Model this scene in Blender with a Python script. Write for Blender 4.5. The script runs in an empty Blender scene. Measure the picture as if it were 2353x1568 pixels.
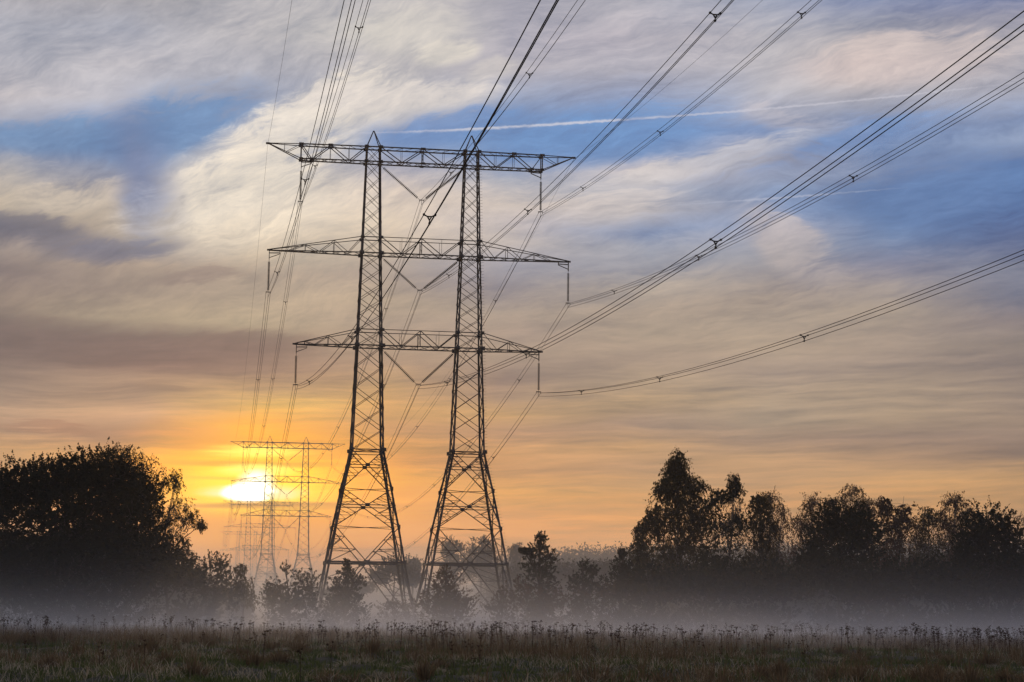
import bpy, math, random
import numpy as np
from mathutils import Matrix, Vector

random.seed(7)
S = bpy.context.scene
COL = S.collection

# ------------------------------------------------------------------ camera model
# pixel units below are those of a 2353 x 1568 frame; they are only used to read
# real directions off the view when something is placed at a stated distance
EYE = 1.2
F = 4463.0; CX = 1176.5; CY = 784.0
PITCH = 0.1403; ROLL = 0.0122
cp, sp = math.cos(PITCH), math.sin(PITCH)
cr, sr = math.cos(ROLL), math.sin(ROLL)

def ray(x, y):
    sx, sy = x - CX, CY - y
    px = sx * cr - sy * sr
    py = sx * sr + sy * cr
    return px / F, cp - sp * py / F, sp + cp * py / F

def at(x, y, Y):
    d = ray(x, y)
    k = Y / d[1]
    return Vector((d[0] * k, Y, EYE + d[2] * k))

fwd = Vector((0, cp, sp)); up0 = Vector((0, -sp, cp)); rt0 = Vector((1, 0, 0))
rt = rt0 * cr + up0 * sr
upv = up0 * cr - rt0 * sr
camd = bpy.data.cameras.new('camera')
cam = bpy.data.objects.new('camera', camd); COL.objects.link(cam)
M = Matrix.Identity(4)
for i in range(3):
    M[i][0] = rt[i]; M[i][1] = upv[i]; M[i][2] = -fwd[i]
M[2][3] = EYE
cam.matrix_world = M
camd.sensor_width = 36.0
camd.lens = 36.0 * F / 2353.0
camd.clip_start = 0.1; camd.clip_end = 20000
S.camera = cam

# ------------------------------------------------------------------ helpers
def lin(c):
    c = c / 255.0
    return c / 12.92 if c <= 0.04045 else ((c + 0.055) / 1.055) ** 2.4

def rgb(r, g, b):
    return (lin(r), lin(g), lin(b), 1.0)

def tag(o, label=None, cat=None, group=None, kind=None):
    if label: o['label'] = label
    if cat: o['category'] = cat
    if group: o['group'] = group
    if kind: o['kind'] = kind
    return o

def empty(name, loc, rz=0.0):
    o = bpy.data.objects.new(name, None); COL.objects.link(o)
    o.empty_display_size = 0.5
    o.location = loc; o.rotation_euler = (0, 0, rz)
    return o

def np_mesh(name, V, Fa, mat, parent=None, smooth=False):
    """V (n,3) array, Fa (m,k) array of quads or triangles (or a list of such arrays)"""
    me = bpy.data.meshes.new(name)
    V = np.asarray(V, dtype=np.float32)
    fl = Fa if isinstance(Fa, list) else [Fa]
    fl = [np.asarray(f, dtype=np.int32) for f in fl if len(f)]
    idx = np.concatenate([f.ravel() for f in fl])
    tot = np.concatenate([np.full(len(f), f.shape[1], dtype=np.int32) for f in fl])
    st = np.concatenate([[0], np.cumsum(tot)[:-1]]).astype(np.int32)
    me.vertices.add(len(V)); me.vertices.foreach_set('co', V.ravel())
    me.loops.add(len(idx)); me.loops.foreach_set('vertex_index', idx)
    me.polygons.add(len(tot)); me.polygons.foreach_set('loop_start', st)
    me.polygons.foreach_set('loop_total', tot)
    if smooth: me.polygons.foreach_set('use_smooth', np.ones(len(tot), dtype=bool))
    me.update(calc_edges=True); me.validate()
    me.materials.append(mat)
    o = bpy.data.objects.new(name, me); COL.objects.link(o)
    if parent is not None: o.parent = parent
    return o

def copy_tree(o, parent=None):
    c = o.copy(); COL.objects.link(c); c.parent = parent
    for ch in list(o.children): copy_tree(ch, c)
    return c

class MB:
    """collects bars, plates and tubes for ONE mesh"""
    def __init__(s): s.V = []; s.Q = []; s.T = []; s.n = 0
    def _add(s, V, Q=(), T=()):
        V = np.asarray(V, float)
        s.V.append(V)
        if len(Q): s.Q.append(np.asarray(Q) + s.n)
        if len(T): s.T.append(np.asarray(T) + s.n)
        s.n += len(V)
    def bar(s, a, b, w=0.1, h=None, up=(0, 0, 1)):
        a = np.array(a, float); b = np.array(b, float); h = w if h is None else h
        d = b - a; L = np.linalg.norm(d)
        if L < 1e-6: return
        d /= L; u = np.array(up, float)
        if abs(d @ u) > 0.98: u = np.array((1.0, 0, 0))
        x = np.cross(d, u); x /= np.linalg.norm(x); y = np.cross(x, d)
        V = []
        for p in (a, b):
            for i, j in ((-1, -1), (1, -1), (1, 1), (-1, 1)):
                V.append(p + x * i * w / 2 + y * j * h / 2)
        s._add(V, [(0, 1, 2, 3), (7, 6, 5, 4), (0, 4, 5, 1), (1, 5, 6, 2), (2, 6, 7, 3), (3, 7, 4, 0)])
    def angle(s, a, b, w, sx, sy, t=0.03):
        """L-section leg whose corner is at a..b, flanges running towards -sx, -sy"""
        a = np.array(a, float); b = np.array(b, float)
        V = []
        for p in (a, b):
            for i, j in ((0, 0), (w, 0), (w, t), (t, t), (t, w), (0, w)):
                V.append(p + np.array((-sx * i, -sy * j, 0)))
        Q = [(k, (k + 1) % 6, 6 + (k + 1) % 6, 6 + k) for k in range(6)] + [(0, 1, 2, 3), (0, 3, 4, 5), (6, 9, 8, 7), (6, 11, 10, 9)]
        s._add(V, Q)
    def plate(s, c, w, h, t=0.03, nrm='y'):
        c = np.array(c, float)
        hx, hy, hz = {'y': (w / 2, t / 2, h / 2), 'x': (t / 2, w / 2, h / 2), 'z': (w / 2, h / 2, t / 2)}[nrm]
        V = [c + np.array((i * hx, j * hy, k * hz)) for k in (-1, 1) for i, j in ((-1, -1), (1, -1), (1, 1), (-1, 1))]
        s._add(V, [(3, 2, 1, 0), (4, 5, 6, 7), (0, 1, 5, 4), (1, 2, 6, 5), (2, 3, 7, 6), (3, 0, 4, 7)])
    def tube(s, pts, rad, n=5, cap=True):
        P = np.asarray(pts, float); m = len(P)
        R = np.broadcast_to(np.asarray(rad, float), (m,))
        D = np.gradient(P, axis=0); D /= np.linalg.norm(D, axis=1)[:, None] + 1e-12
        ref = np.array((0, 0, 1.0)) if abs(D[:, 2]).mean() < 0.8 else np.array((1.0, 0, 0))
        X = np.cross(D, ref); X /= np.linalg.norm(X, axis=1)[:, None] + 1e-12
        Y = np.cross(X, D)
        a = np.arange(n) * 2 * math.pi / n
        V = P[:, None, :] + R[:, None, None] * (np.cos(a)[None, :, None] * X[:, None, :] + np.sin(a)[None, :, None] * Y[:, None, :])
        V = V.reshape(-1, 3)
        i = np.arange(m - 1)[:, None] * n; j = np.arange(n)[None, :]; k = (j + 1) % n
        Q = np.stack([i + j, i + k, i + n + k, i + n + j], -1).reshape(-1, 4)
        T = []
        if cap and n > 2:
            for q in range(1, n - 1): T += [(0, q + 1, q), ((m - 1) * n, (m - 1) * n + q, (m - 1) * n + q + 1)]
        s._add(V, Q, T)
    def build(s, name, mat, parent=None, smooth=False):
        fa = []
        if s.Q: fa.append(np.concatenate(s.Q))
        if s.T: fa.append(np.concatenate(s.T))
        return np_mesh(name, np.concatenate(s.V), fa, mat, parent, smooth)

def new_mat(name):
    m = bpy.data.materials.new(name); m.use_nodes = True
    nt = m.node_tree; nt.nodes.clear()
    out = nt.nodes.new('ShaderNodeOutputMaterial')
    return m, nt, out

def N(nt, t, **kw):
    n = nt.nodes.new(t)
    for k, v in kw.items(): setattr(n, k, v)
    return n

def mix_rgb(nt, f, a, b, blend='MIX'):
    n = nt.nodes.new('ShaderNodeMix'); n.data_type = 'RGBA'; n.blend_type = blend
    for sock, v in ((n.inputs[0], f), (n.inputs[6], a), (n.inputs[7], b)):
        if isinstance(v, (int, float)): sock.default_value = v
        elif isinstance(v, tuple): sock.default_value = v
        else: nt.links.new(v, sock)
    return n.outputs[2]

def math_n(nt, op, a, b=None, clamp=False):
    n = nt.nodes.new('ShaderNodeMath'); n.operation = op; n.use_clamp = clamp
    for k, v in enumerate((a, b)):
        if v is None: continue
        if isinstance(v, (int, float)): n.inputs[k].default_value = v
        else: nt.links.new(v, n.inputs[k])
    return n.outputs[0]

# ------------------------------------------------------------------ materials
def metal_mat(name, base, rough=0.55, metallic=0.4, var=0.35, scale=1.5):
    m, nt, out = new_mat(name)
    p = N(nt, 'ShaderNodeBsdfPrincipled'); p.inputs['Specular IOR Level'].default_value = 0.25
    tc = N(nt, 'ShaderNodeTexCoord'); no = N(nt, 'ShaderNodeTexNoise'); no.inputs['Scale'].default_value = scale
    no.inputs['Detail'].default_value = 4
    nt.links.new(tc.outputs['Object'], no.inputs['Vector'])
    a = tuple(c * (1 - var) for c in base) + (1,); b = tuple(min(1, c * (1 + var)) for c in base) + (1,)
    nt.links.new(mix_rgb(nt, no.outputs[0], a, b), p.inputs['Base Color'])
    p.inputs['Roughness'].default_value = rough; p.inputs['Metallic'].default_value = metallic
    nt.links.new(p.outputs[0], out.inputs[0])
    return m

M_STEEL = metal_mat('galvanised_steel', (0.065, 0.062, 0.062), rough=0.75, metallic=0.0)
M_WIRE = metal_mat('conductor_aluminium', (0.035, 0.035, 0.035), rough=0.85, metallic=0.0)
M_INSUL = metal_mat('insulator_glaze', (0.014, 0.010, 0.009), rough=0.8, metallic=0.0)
M_BARK = metal_mat('bark', (0.045, 0.035, 0.028), rough=0.95, metallic=0.0, scale=3)
M_BIRCHBARK = metal_mat('birch_bark', (0.16, 0.14, 0.12), rough=0.9, metallic=0.0, var=0.6, scale=4)
M_FEATHER = metal_mat('feathers', (0.05, 0.035, 0.025), rough=0.9, metallic=0.0, scale=8)

def leaf_mat(name, c1, c2, c3, trans=0.35):
    m, nt, out = new_mat(name)
    geo = N(nt, 'ShaderNodeNewGeometry')
    ramp = N(nt, 'ShaderNodeValToRGB')
    e = ramp.color_ramp.elements
    e[0].position = 0; e[0].color = c1 + (1,)
    e[1].position = 1; e[1].color = c3 + (1,)
    x = e.new(0.55); x.color = c2 + (1,)
    tc = N(nt, 'ShaderNodeTexCoord'); no = N(nt, 'ShaderNodeTexNoise'); no.inputs['Scale'].default_value = 0.6
    nt.links.new(tc.outputs['Object'], no.inputs['Vector'])
    v = math_n(nt, 'ADD', math_n(nt, 'MULTIPLY', geo.outputs['Random Per Island'], 0.6), math_n(nt, 'MULTIPLY', no.outputs[0], 0.4))
    nt.links.new(v, ramp.inputs[0])
    d = N(nt, 'ShaderNodeBsdfDiffuse'); t = N(nt, 'ShaderNodeBsdfTranslucent')
    nt.links.new(ramp.outputs[0], d.inputs[0]); nt.links.new(ramp.outputs[0], t.inputs[0])
    mx = N(nt, 'ShaderNodeMixShader'); mx.inputs[0].default_value = trans
    nt.links.new(d.outputs[0], mx.inputs[1]); nt.links.new(t.outputs[0], mx.inputs[2])
    nt.links.new(mx.outputs[0], out.inputs[0])
    return m

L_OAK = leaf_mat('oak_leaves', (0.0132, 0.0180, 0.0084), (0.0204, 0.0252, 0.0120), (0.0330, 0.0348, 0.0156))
L_BIRCH = leaf_mat('birch_leaves', (0.0338, 0.0375, 0.0150), (0.0600, 0.0525, 0.0210), (0.0975, 0.0638, 0.0263), 0.45)
L_BROWN = leaf_mat('autumn_leaves', (0.0525, 0.0338, 0.0210), (0.0825, 0.0488, 0.0285), (0.1200, 0.0675, 0.0338), 0.45)
L_PINE = leaf_mat('pine_needles', (0.0108, 0.0168, 0.0096), (0.0168, 0.0228, 0.0120), (0.0240, 0.0288, 0.0144), 0.15)
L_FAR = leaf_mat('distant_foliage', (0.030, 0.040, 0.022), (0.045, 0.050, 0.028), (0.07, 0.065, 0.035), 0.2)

# ------------------------------------------------------------------ sky
ROWS = {}
def colm(x, s):
    out = []
    for t in s.split(';'):
        y, c = t.split(':'); out.append((float(y), tuple(float(q) for q in c.split(','))))
    return (x, out)
SKY = [
 colm(0, '0:166,163,170;80:170,172,184;160:180,180,190;240:196,191,196;290:172,175,190;335:122,145,184;390:152,158,174;450:190,180,170;505:196,181,162;545:122,120,132;600:152,141,138;645:124,115,120;700:150,135,128;760:121,109,111;830:126,112,112;900:146,130,122;960:178,152,130;1005:152,131,118;1045:195,158,116;1090:208,166,125;1170:205,155,112;1320:170,130,105'),
 colm(294, '0:163,161,167;80:164,167,181;160:186,184,192;240:186,187,199;300:116,143,186;345:110,138,180;395:150,156,176;440:160,158,168;480:190,178,166;530:186,171,156;580:128,127,140;620:165,150,140;680:152,139,132;740:176,160,141;790:134,118,116;840:127,112,111;900:166,146,128;960:197,166,134;1010:156,132,116;1055:222,170,95;1110:232,165,80;1170:238,165,58;1230:240,165,52;1330:180,135,100'),
 colm(588, '0:190,187,191;80:197,193,196;160:184,184,194;240:152,167,196;290:172,180,201;340:222,214,206;400:231,221,208;460:235,222,206;520:226,211,191;580:214,197,175;625:191,173,156;680:186,169,151;740:204,184,155;795:146,127,118;850:153,132,119;890:198,167,125;930:237,196,108;970:226,175,82;1010:240,188,66;1035:255,215,95;1080:250,188,45;1180:255,205,38;1230:248,168,30;1275:225,152,80;1320:185,145,120;1360:160,130,120'),
 colm(882, '0:204,199,198;60:211,206,200;120:194,190,192;175:176,176,186;220:213,207,205;270:196,196,205;300:134,158,197;335:142,162,196;380:172,172,186;430:214,200,190;500:225,208,189;560:206,189,171;620:176,161,151;680:195,175,153;730:186,166,149;780:181,159,139;830:176,151,130;880:206,169,120;930:215,170,108;980:186,146,103;1020:208,157,93;1060:194,143,88;1100:235,175,78;1140:216,155,73;1185:246,176,58;1225:240,160,54;1275:200,145,95;1330:170,132,115'),
 colm(1176, '0:172,170,182;80:178,175,187;150:184,180,189;200:164,172,195;250:127,156,200;300:116,150,198;350:126,155,198;400:176,179,191;450:220,206,196;490:206,196,195;540:200,190,186;590:166,166,178;640:156,150,157;700:186,169,155;750:181,161,148;800:176,156,140;860:152,133,126;905:172,146,125;945:206,166,115;990:172,140,118;1030:206,161,115;1080:187,146,110;1130:216,166,95;1180:196,146,93;1230:240,170,80;1285:190,148,115;1330:165,132,118'),
 colm(1470, '0:180,178,188;80:185,180,190;150:180,178,190;200:151,163,193;250:122,153,200;300:114,149,200;340:127,156,200;380:198,191,195;420:172,176,191;460:194,188,190;510:144,162,195;550:170,175,190;600:166,166,175;640:190,178,168;700:190,172,156;760:186,168,150;820:176,156,141;880:181,159,136;920:211,176,136;970:172,146,130;1020:201,161,120;1070:182,147,120;1120:196,156,112;1180:218,162,95;1240:226,166,95;1310:175,138,112'),
 colm(1765, '0:164,170,190;80:182,180,188;150:186,183,190;210:179,179,190;250:172,176,195;292:130,154,196;340:190,186,195;380:168,174,195;430:142,161,195;480:133,154,192;530:164,169,190;580:156,159,172;620:152,149,156;680:185,168,155;740:190,172,155;800:190,170,150;860:166,149,138;910:197,173,147;955:180,160,139;1000:166,141,126;1050:192,157,125;1100:182,150,125;1160:204,157,110;1230:210,160,105;1320:160,128,112'),
 colm(2059, '0:127,141,180;60:156,159,176;120:186,179,181;160:200,186,186;210:186,181,186;260:160,166,186;310:119,143,186;350:124,148,189;400:148,163,194;450:114,142,185;500:112,141,183;560:117,141,180;620:133,137,161;670:165,156,156;720:180,165,152;780:180,162,148;840:166,149,138;900:181,160,139;955:181,158,134;1005:152,132,123;1055:178,147,125;1105:193,157,119;1165:206,160,108;1250:195,150,105;1320:150,122,108'),
 colm(2353, '0:117,131,172;60:151,151,169;120:175,172,180;180:180,178,188;230:165,168,185;290:132,150,186;340:148,164,195;390:98,127,176;450:88,117,166;510:91,113,161;570:98,115,155;620:139,144,164;680:131,135,155;740:146,136,140;800:150,138,132;860:141,128,125;920:151,135,125;980:160,140,125;1040:133,117,116;1100:185,151,116;1165:184,148,110;1250:170,135,105;1320:140,118,106'),
]
SUN = at(580, 1128, 1000.0) - Vector((0, 0, EYE)); SUN.normalize()
SUN_EL = math.asin(SUN.z); SUN_AZ = math.atan2(SUN.x, SUN.y)      # azimuth from +Y towards +X

def build_world():
    w = bpy.data.worlds.new('World'); S.world = w; w.use_nodes = True
    nt = w.node_tree; nt.nodes.clear()
    out = N(nt, 'ShaderNodeOutputWorld')
    tc = N(nt, 'ShaderNodeTexCoord')
    sep = N(nt, 'ShaderNodeSeparateXYZ'); nt.links.new(tc.outputs['Generated'], sep.inputs[0])
    az = math_n(nt, 'ARCTAN2', sep.outputs[0], sep.outputs[1])
    el = math_n(nt, 'ARCSINE', sep.outputs[2])
    # linear map azimuth / elevation -> chart units
    A = []; bx = []; by = []
    for x in np.linspace(0, 2353, 9):
        for y in np.linspace(0, 1400, 9):
            d = Vector(ray(x, y)).normalized()
            A.append((1, math.atan2(d.x, d.y), math.asin(d.z))); bx.append(x / 1000); by.append(y / 1000)
    kx = np.linalg.lstsq(np.array(A), np.array(bx), rcond=None)[0]
    ky = np.linalg.lstsq(np.array(A), np.array(by), rcond=None)[0]
    def linmap(k):
        a = math_n(nt, 'MULTIPLY', az, float(k[1])); b = math_n(nt, 'MULTIPLY', el, float(k[2]))
        return math_n(nt, 'ADD', math_n(nt, 'ADD', a, b), float(k[0]))
    X = linmap(kx); Y = linmap(ky)
    # streak coordinates: cloud layer seen in perspective, fine near the horizon
    Vp = math_n(nt, 'DIVIDE', 1.0, math_n(nt, 'ADD', math_n(nt, 'MAXIMUM', sep.outputs[2], 0.0), 0.12))
    W = math_n(nt, 'ADD', Vp, math_n(nt, 'MULTIPLY', az, 1.7))
    m = math_n
    def noise(vec, scale, detail, rough=0.5, dist=0.0):
        n = N(nt, 'ShaderNodeTexNoise'); n.inputs['Scale'].default_value = scale
        n.inputs['Detail'].default_value = detail; n.inputs['Roughness'].default_value = rough
        n.inputs['Distortion'].default_value = dist
        nt.links.new(vec, n.inputs['Vector']); return n
    def comb(a, b, c=0.0):
        n = N(nt, 'ShaderNodeCombineXYZ')
        for k, v in enumerate((a, b, c)):
            if isinstance(v, (int, float)): n.inputs[k].default_value = v
            else: nt.links.new(v, n.inputs[k])
        return n.outputs[0]
    # cirrus filaments: they lean over in the upper left, lie flatter to the right and level near the horizon
    def fmix(f, a, b):
        n = N(nt, 'ShaderNodeMix'); nt.links.new(f, n.inputs[0]); nt.links.new(a, n.inputs[2]); nt.links.new(b, n.inputs[3]); return n.outputs[0]
    def step(v, a, b):
        n = N(nt, 'ShaderNodeMapRange', interpolation_type='SMOOTHSTEP'); n.inputs[1].default_value = a; n.inputs[2].default_value = b
        nt.links.new(v, n.inputs[0]); return n.outputs[0]
    def val(v):
        n = N(nt, 'ShaderNodeValue'); n.outputs[0].default_value = v; return n.outputs[0]
    nf = noise(comb(m(nt, 'MULTIPLY', X, 3.2), m(nt, 'MULTIPLY', Y, 5.0), 5.0), 1.0, 4, 0.5)
    sf = N(nt, 'ShaderNodeSeparateColor'); nt.links.new(nf.outputs['Color'], sf.inputs[0])
    vec_f = comb(m(nt, 'ADD', X, m(nt, 'MULTIPLY', m(nt, 'SUBTRACT', sf.outputs[0], .5), .16)), m(nt, 'ADD', Y, m(nt, 'MULTIPLY', m(nt, 'SUBTRACT', sf.outputs[1], .5), fmix(step(Y, .6, .95), val(.16), val(.035)))))
    def filaments(rot, sx, sy, detail, rough, off, dist=0.0):
        mp = N(nt, 'ShaderNodeMapping', vector_type='POINT')
        pre = N(nt, 'ShaderNodeMapping', vector_type='POINT'); pre.inputs['Rotation'].default_value = (0, 0, math.radians(rot))
        nt.links.new(vec_f, pre.inputs[0]); nt.links.new(pre.outputs[0], mp.inputs[0])
        mp.inputs['Scale'].default_value = (sx, sy, 1); mp.inputs['Location'].default_value = (off, off * .7, 0)
        return noise(mp.outputs[0], 1.0, detail, rough, dist).outputs[0]
    fr = step(X, .75, 1.35); fl = step(Y, .62, .95)
    big = fmix(fl, fmix(fr, filaments(24, 2.6, 7.5, 7, .6, 3.1, .2), filaments(10, 1.8, 9, 7, .62, 8.3, .2)), filaments(2, 1.3, 15, 6, .6, 5.5, .3))
    fine = fmix(fl, fmix(fr, filaments(22, 12, 44, 8, .7, 1.7, .15), filaments(9, 9, 52, 8, .7, 4.4, .15)), filaments(1, 3.5, 60, 5, .6, 6.6, .3))
    det = m(nt, 'SUBTRACT', m(nt, 'ADD', m(nt, 'MULTIPLY', big, 1.1), m(nt, 'MULTIPLY', fine, .8)), .95)
    # warp
    nw = noise(comb(m(nt, 'MULTIPLY', az, 7.0), m(nt, 'MULTIPLY', W, 1.1)), 1.0, 5, 0.55)
    sw = N(nt, 'ShaderNodeSeparateColor'); nt.links.new(nw.outputs['Color'], sw.inputs[0])
    wx = m(nt, 'SUBTRACT', sw.outputs[0], 0.5); wy = m(nt, 'SUBTRACT', sw.outputs[1], 0.5)
    Xw = m(nt, 'ADD', X, m(nt, 'MULTIPLY', wx, 0.42)); Yw = m(nt, 'ADD', m(nt, 'ADD', Y, m(nt, 'MULTIPLY', wy, 0.05)), m(nt, 'MULTIPLY', det, 0.05))
    # column ramps
    c = None
    for i, (x, st) in enumerate(SKY):
        r = N(nt, 'ShaderNodeValToRGB'); e = r.color_ramp.elements
        st = [(y / 1400.0, rgb(*q)) for y, q in st]
        e[0].position = st[0][0]; e[0].color = st[0][1]
        e[1].position = st[-1][0]; e[1].color = st[-1][1]
        for p_, q in st[1:-1]:
            z = e.new(p_); z.color = q
        r.color_ramp.interpolation = 'EASE' if False else 'LINEAR'
        nt.links.new(m(nt, 'DIVIDE', Yw, 1.4), r.inputs[0])
        if c is None: c = r.outputs[0]
        else:
            x0 = SKY[i - 1][0]
            f = N(nt, 'ShaderNodeMapRange'); f.inputs[1].default_value = x0 / 1000; f.inputs[2].default_value = x / 1000
            nt.links.new(Xw, f.inputs[0])
            c = mix_rgb(nt, f.outputs[0], c, r.outputs[0])
    # blobs
    vec_w = comb(m(nt, 'ADD', X, m(nt, 'MULTIPLY', wx, 0.22)), m(nt, 'ADD', m(nt, 'ADD', Y, m(nt, 'MULTIPLY', wy, 0.08)), m(nt, 'MULTIPLY', det, 0.07)))
    vec_s = comb(X, m(nt, 'ADD', Y, m(nt, 'MULTIPLY', wy, 0.010)))
    def blob(c, cx, cy, rx, ry, ang, col, a, power=1.0, vec=None, blend='MIX', gain=1.0, torn=0.0):
        mp = N(nt, 'ShaderNodeMapping', vector_type='TEXTURE')
        mp.inputs['Location'].default_value = (cx / 1000, cy / 1000, 0)
        mp.inputs['Rotation'].default_value = (0, 0, math.radians(ang))
        mp.inputs['Scale'].default_value = (rx / 1000, ry / 1000, 1)
        nt.links.new(vec if vec is not None else vec_w, mp.inputs[0])
        g = N(nt, 'ShaderNodeTexGradient', gradient_type='SPHERICAL')
        nt.links.new(mp.outputs[0], g.inputs[0])
        f = N(nt, 'ShaderNodeMapRange', interpolation_type='SMOOTHSTEP')
        f.inputs[1].default_value = 0.0; f.inputs[2].default_value = power; f.inputs[4].default_value = a
        gf = g.outputs['Fac']
        if torn: gf = m(nt, 'MULTIPLY', gf, m(nt, 'MAXIMUM', m(nt, 'ADD', m(nt, 'MULTIPLY', det, torn), 1.0), 0.0))
        nt.links.new(gf, f.inputs[0])
        q = rgb(*col); q = (q[0] * gain, q[1] * gain, q[2] * gain, 1)
        return mix_rgb(nt, f.outputs[0], c, q, blend)
    B = [
     (140, 335, 330, 55, -4, (106, 140, 182), .8, .7),
     (400, 300, 280, 105, -22, (98, 137, 184), .85, .75),
     (322, 440, 58, 190, -5, (122, 134, 166), .85, .9),
     (620, 350, 480, 120, -31, (236, 226, 213), .85, .6),
     (560, 460, 260, 150, -20, (236, 224, 207), .6, .7),
     (170, 470, 230, 55, -14, (205, 192, 178), .7, .7),
     (905, 215, 300, 52, -4, (222, 214, 209), .85, .6),
     (1010, 292, 260, 58, -10, (112, 147, 198), .8, .6),
     (1015, 103, 95, 42, -10, (224, 216, 206), .9, .6),
     (930, 45, 170, 90, -10, (213, 207, 200), .6, .7),
     (1115, 150, 100, 36, -12, (206, 200, 197), .6, .7),
     (1420, 455, 200, 40, -10, (205, 197, 196), .6, .7),
     (1880, 285, 220, 36, 12, (194, 188, 194), .5, .7),
     (2230, 460, 380, 130, -3, (90, 123, 173), .7, .6),
     (1810, 560, 190, 80, 32, (196, 184, 181), .6, .7),
     (2130, 150, 300, 90, -6, (206, 191, 189), .65, .7),
     (70, 545, 180, 48, 4, (106, 109, 126), .75, .6),
     (270, 580, 190, 40, -8, (112, 116, 136), .7, .6),
     (450, 640, 150, 26, -6, (142, 128, 126), .6, .7),
     (300, 805, 520, 70, 0, (118, 103, 105), .6, .6),
     (560, 790, 260, 34, -2, (126, 110, 108), .5, .6),
     (330, 1010, 330, 30, 0, (146, 122, 108), .6, .6),
     (120, 1004, 150, 14, 2, (132, 108, 100), .6, .6),
    ]
    for b in B: c = blob(c, b[0], b[1], b[2], b[3], b[4], b[5], b[6], b[7], torn=3.0)
    c = blob(c, 330, 400, 110, 230, -12, (114, 132, 170), .7, .9, torn=2.5)
    c = blob(c, 1330, 300, 420, 85, -6, (108, 148, 200), .85, .85, torn=3.0)
    c = blob(c, 1900, 330, 420, 60, -8, (116, 148, 197), .8, .9, torn=3.5)
    c = blob(c, 1640, 362, 460, 34, -12, (206, 200, 200), .6, .8, torn=3.0)
    # cirrus detail
    n1 = noise(comb(m(nt, 'MULTIPLY', az, 9.0), m(nt, 'MULTIPLY', W, 3.2), 3.7), 1.0, 9, 0.62, 0.35)
    n2 = noise(comb(m(nt, 'MULTIPLY', az, 26.0), m(nt, 'MULTIPLY', W, 11.0), 9.1), 1.0, 7, 0.62, 0.3)
    n3 = noise(comb(m(nt, 'MULTIPLY', az, 55.0), m(nt, 'MULTIPLY', W, 34.0), 1.3), 1.0, 3, 0.6, 0.6)
    d = m(nt, 'ADD', m(nt, 'MULTIPLY', m(nt, 'SUBTRACT', n1.outputs[0], 0.5), 1.0), m(nt, 'MULTIPLY', m(nt, 'SUBTRACT', n2.outputs[0], 0.5), 0.5))
    d = m(nt, 'ADD', d, m(nt, 'MULTIPLY', det, fmix(fl, val(1.5), val(2.0))))
    d = m(nt, 'ADD', d, m(nt, 'MULTIPLY', m(nt, 'SUBTRACT', n3.outputs[0], 0.5), 0.22))
    sc = N(nt, 'ShaderNodeVectorMath', operation='SCALE'); sc.inputs[0].default_value = (0.66, 0.58, 0.44)
    nt.links.new(d, sc.inputs['Scale'])
    ad = N(nt, 'ShaderNodeVectorMath', operation='ADD'); ad.inputs[1].default_value = (1, 1, 1)
    nt.links.new(sc.outputs[0], ad.inputs[0])
    c = mix_rgb(nt, 1.0, c, ad.outputs[0], 'MULTIPLY')
    mid = N(nt, 'ShaderNodeMapRange', interpolation_type='SMOOTHSTEP'); mid.inputs[1].default_value = .42; mid.inputs[2].default_value = .75
    mid.inputs[3].default_value = 1.0; mid.inputs[4].default_value = .86; nt.links.new(Y, mid.inputs[0])
    v2 = N(nt, 'ShaderNodeVectorMath', operation='SCALE'); nt.links.new(c, v2.inputs[0]); nt.links.new(mid.outputs[0], v2.inputs['Scale']); c = v2.outputs[0]
    low = N(nt, 'ShaderNodeMapRange', interpolation_type='SMOOTHSTEP'); low.inputs[1].default_value = .93; low.inputs[2].default_value = 1.25
    nt.links.new(Y, low.inputs[0]); c = mix_rgb(nt, low.outputs[0], c, mix_rgb(nt, 1.0, c, (1.5, 1.2, .58, 1), 'MULTIPLY'))
    # condensation trails
    vec_c = comb(X, m(nt, 'ADD', Y, m(nt, 'MULTIPLY', m(nt, 'SUBTRACT', filaments(0, 70, 90, 3, .6, 2.2), .5), .007)))
    c = blob(c, 1600, 252, 1250, 3.6, -3.0, (214, 212, 222), .48, .8, vec_c, torn=2.5)
    c = blob(c, 1240, 271, 420, 5.5, -3.4, (222, 220, 226), .5, .8, vec_c, torn=2.5)
    c = blob(c, 1800, 449, 330, 3.4, -2.6, (190, 196, 215), .5, .7, vec_c, torn=2.5)
    # glow round the sun
    G = [
     (600, 1130, 1000, 420, 0, (255, 140, 10), .42, 1.0, 'ADD', 0.7),
     (590, 1120, 440, 210, 0, (255, 164, 0), .92, .75, 'MIX', 1.75),
     (590, 1118, 250, 100, 0, (255, 205, 8), .95, .8, 'MIX', 2.2),
     (600, 1036, 170, 22, 0, (255, 232, 90), .95, 1.0, 'MIX', 1.9),
     (600, 1065, 260, 12, 0, (235, 165, 40), .6, .7, 'MIX', 1.0),
     (590, 1082, 120, 22, 0, (255, 238, 110), .9, 1.0, 'MIX', 1.9),
     (582, 1130, 150, 24, 0, (255, 245, 180), 1.0, .8, 'MIX', 1.5),
     (640, 1215, 520, 60, 0, (255, 160, 5), .85, .8, 'MIX', 1.5),
     (574, 1132, 74, 28, 0, (255, 253, 235), 1.0, .55, 'MIX', 4.0),
     (588, 1112, 56, 40, -8, (255, 250, 215), 1.0, .7, 'MIX', 3.0),
     (640, 1140, 60, 14, 3, (255, 240, 160), .8, .9, 'MIX', 1.6),
     (560, 1100, 190, 7, 1, (250, 175, 50), .45, .8, 'MIX', 1.0),
     (600, 1160, 260, 9, -1, (235, 150, 35), .7, .8, 'MIX', 1.0),
     (700, 1162, 330, 12, 0, (225, 150, 45), .5, .7, 'MIX', 1.0),
    ]
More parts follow.
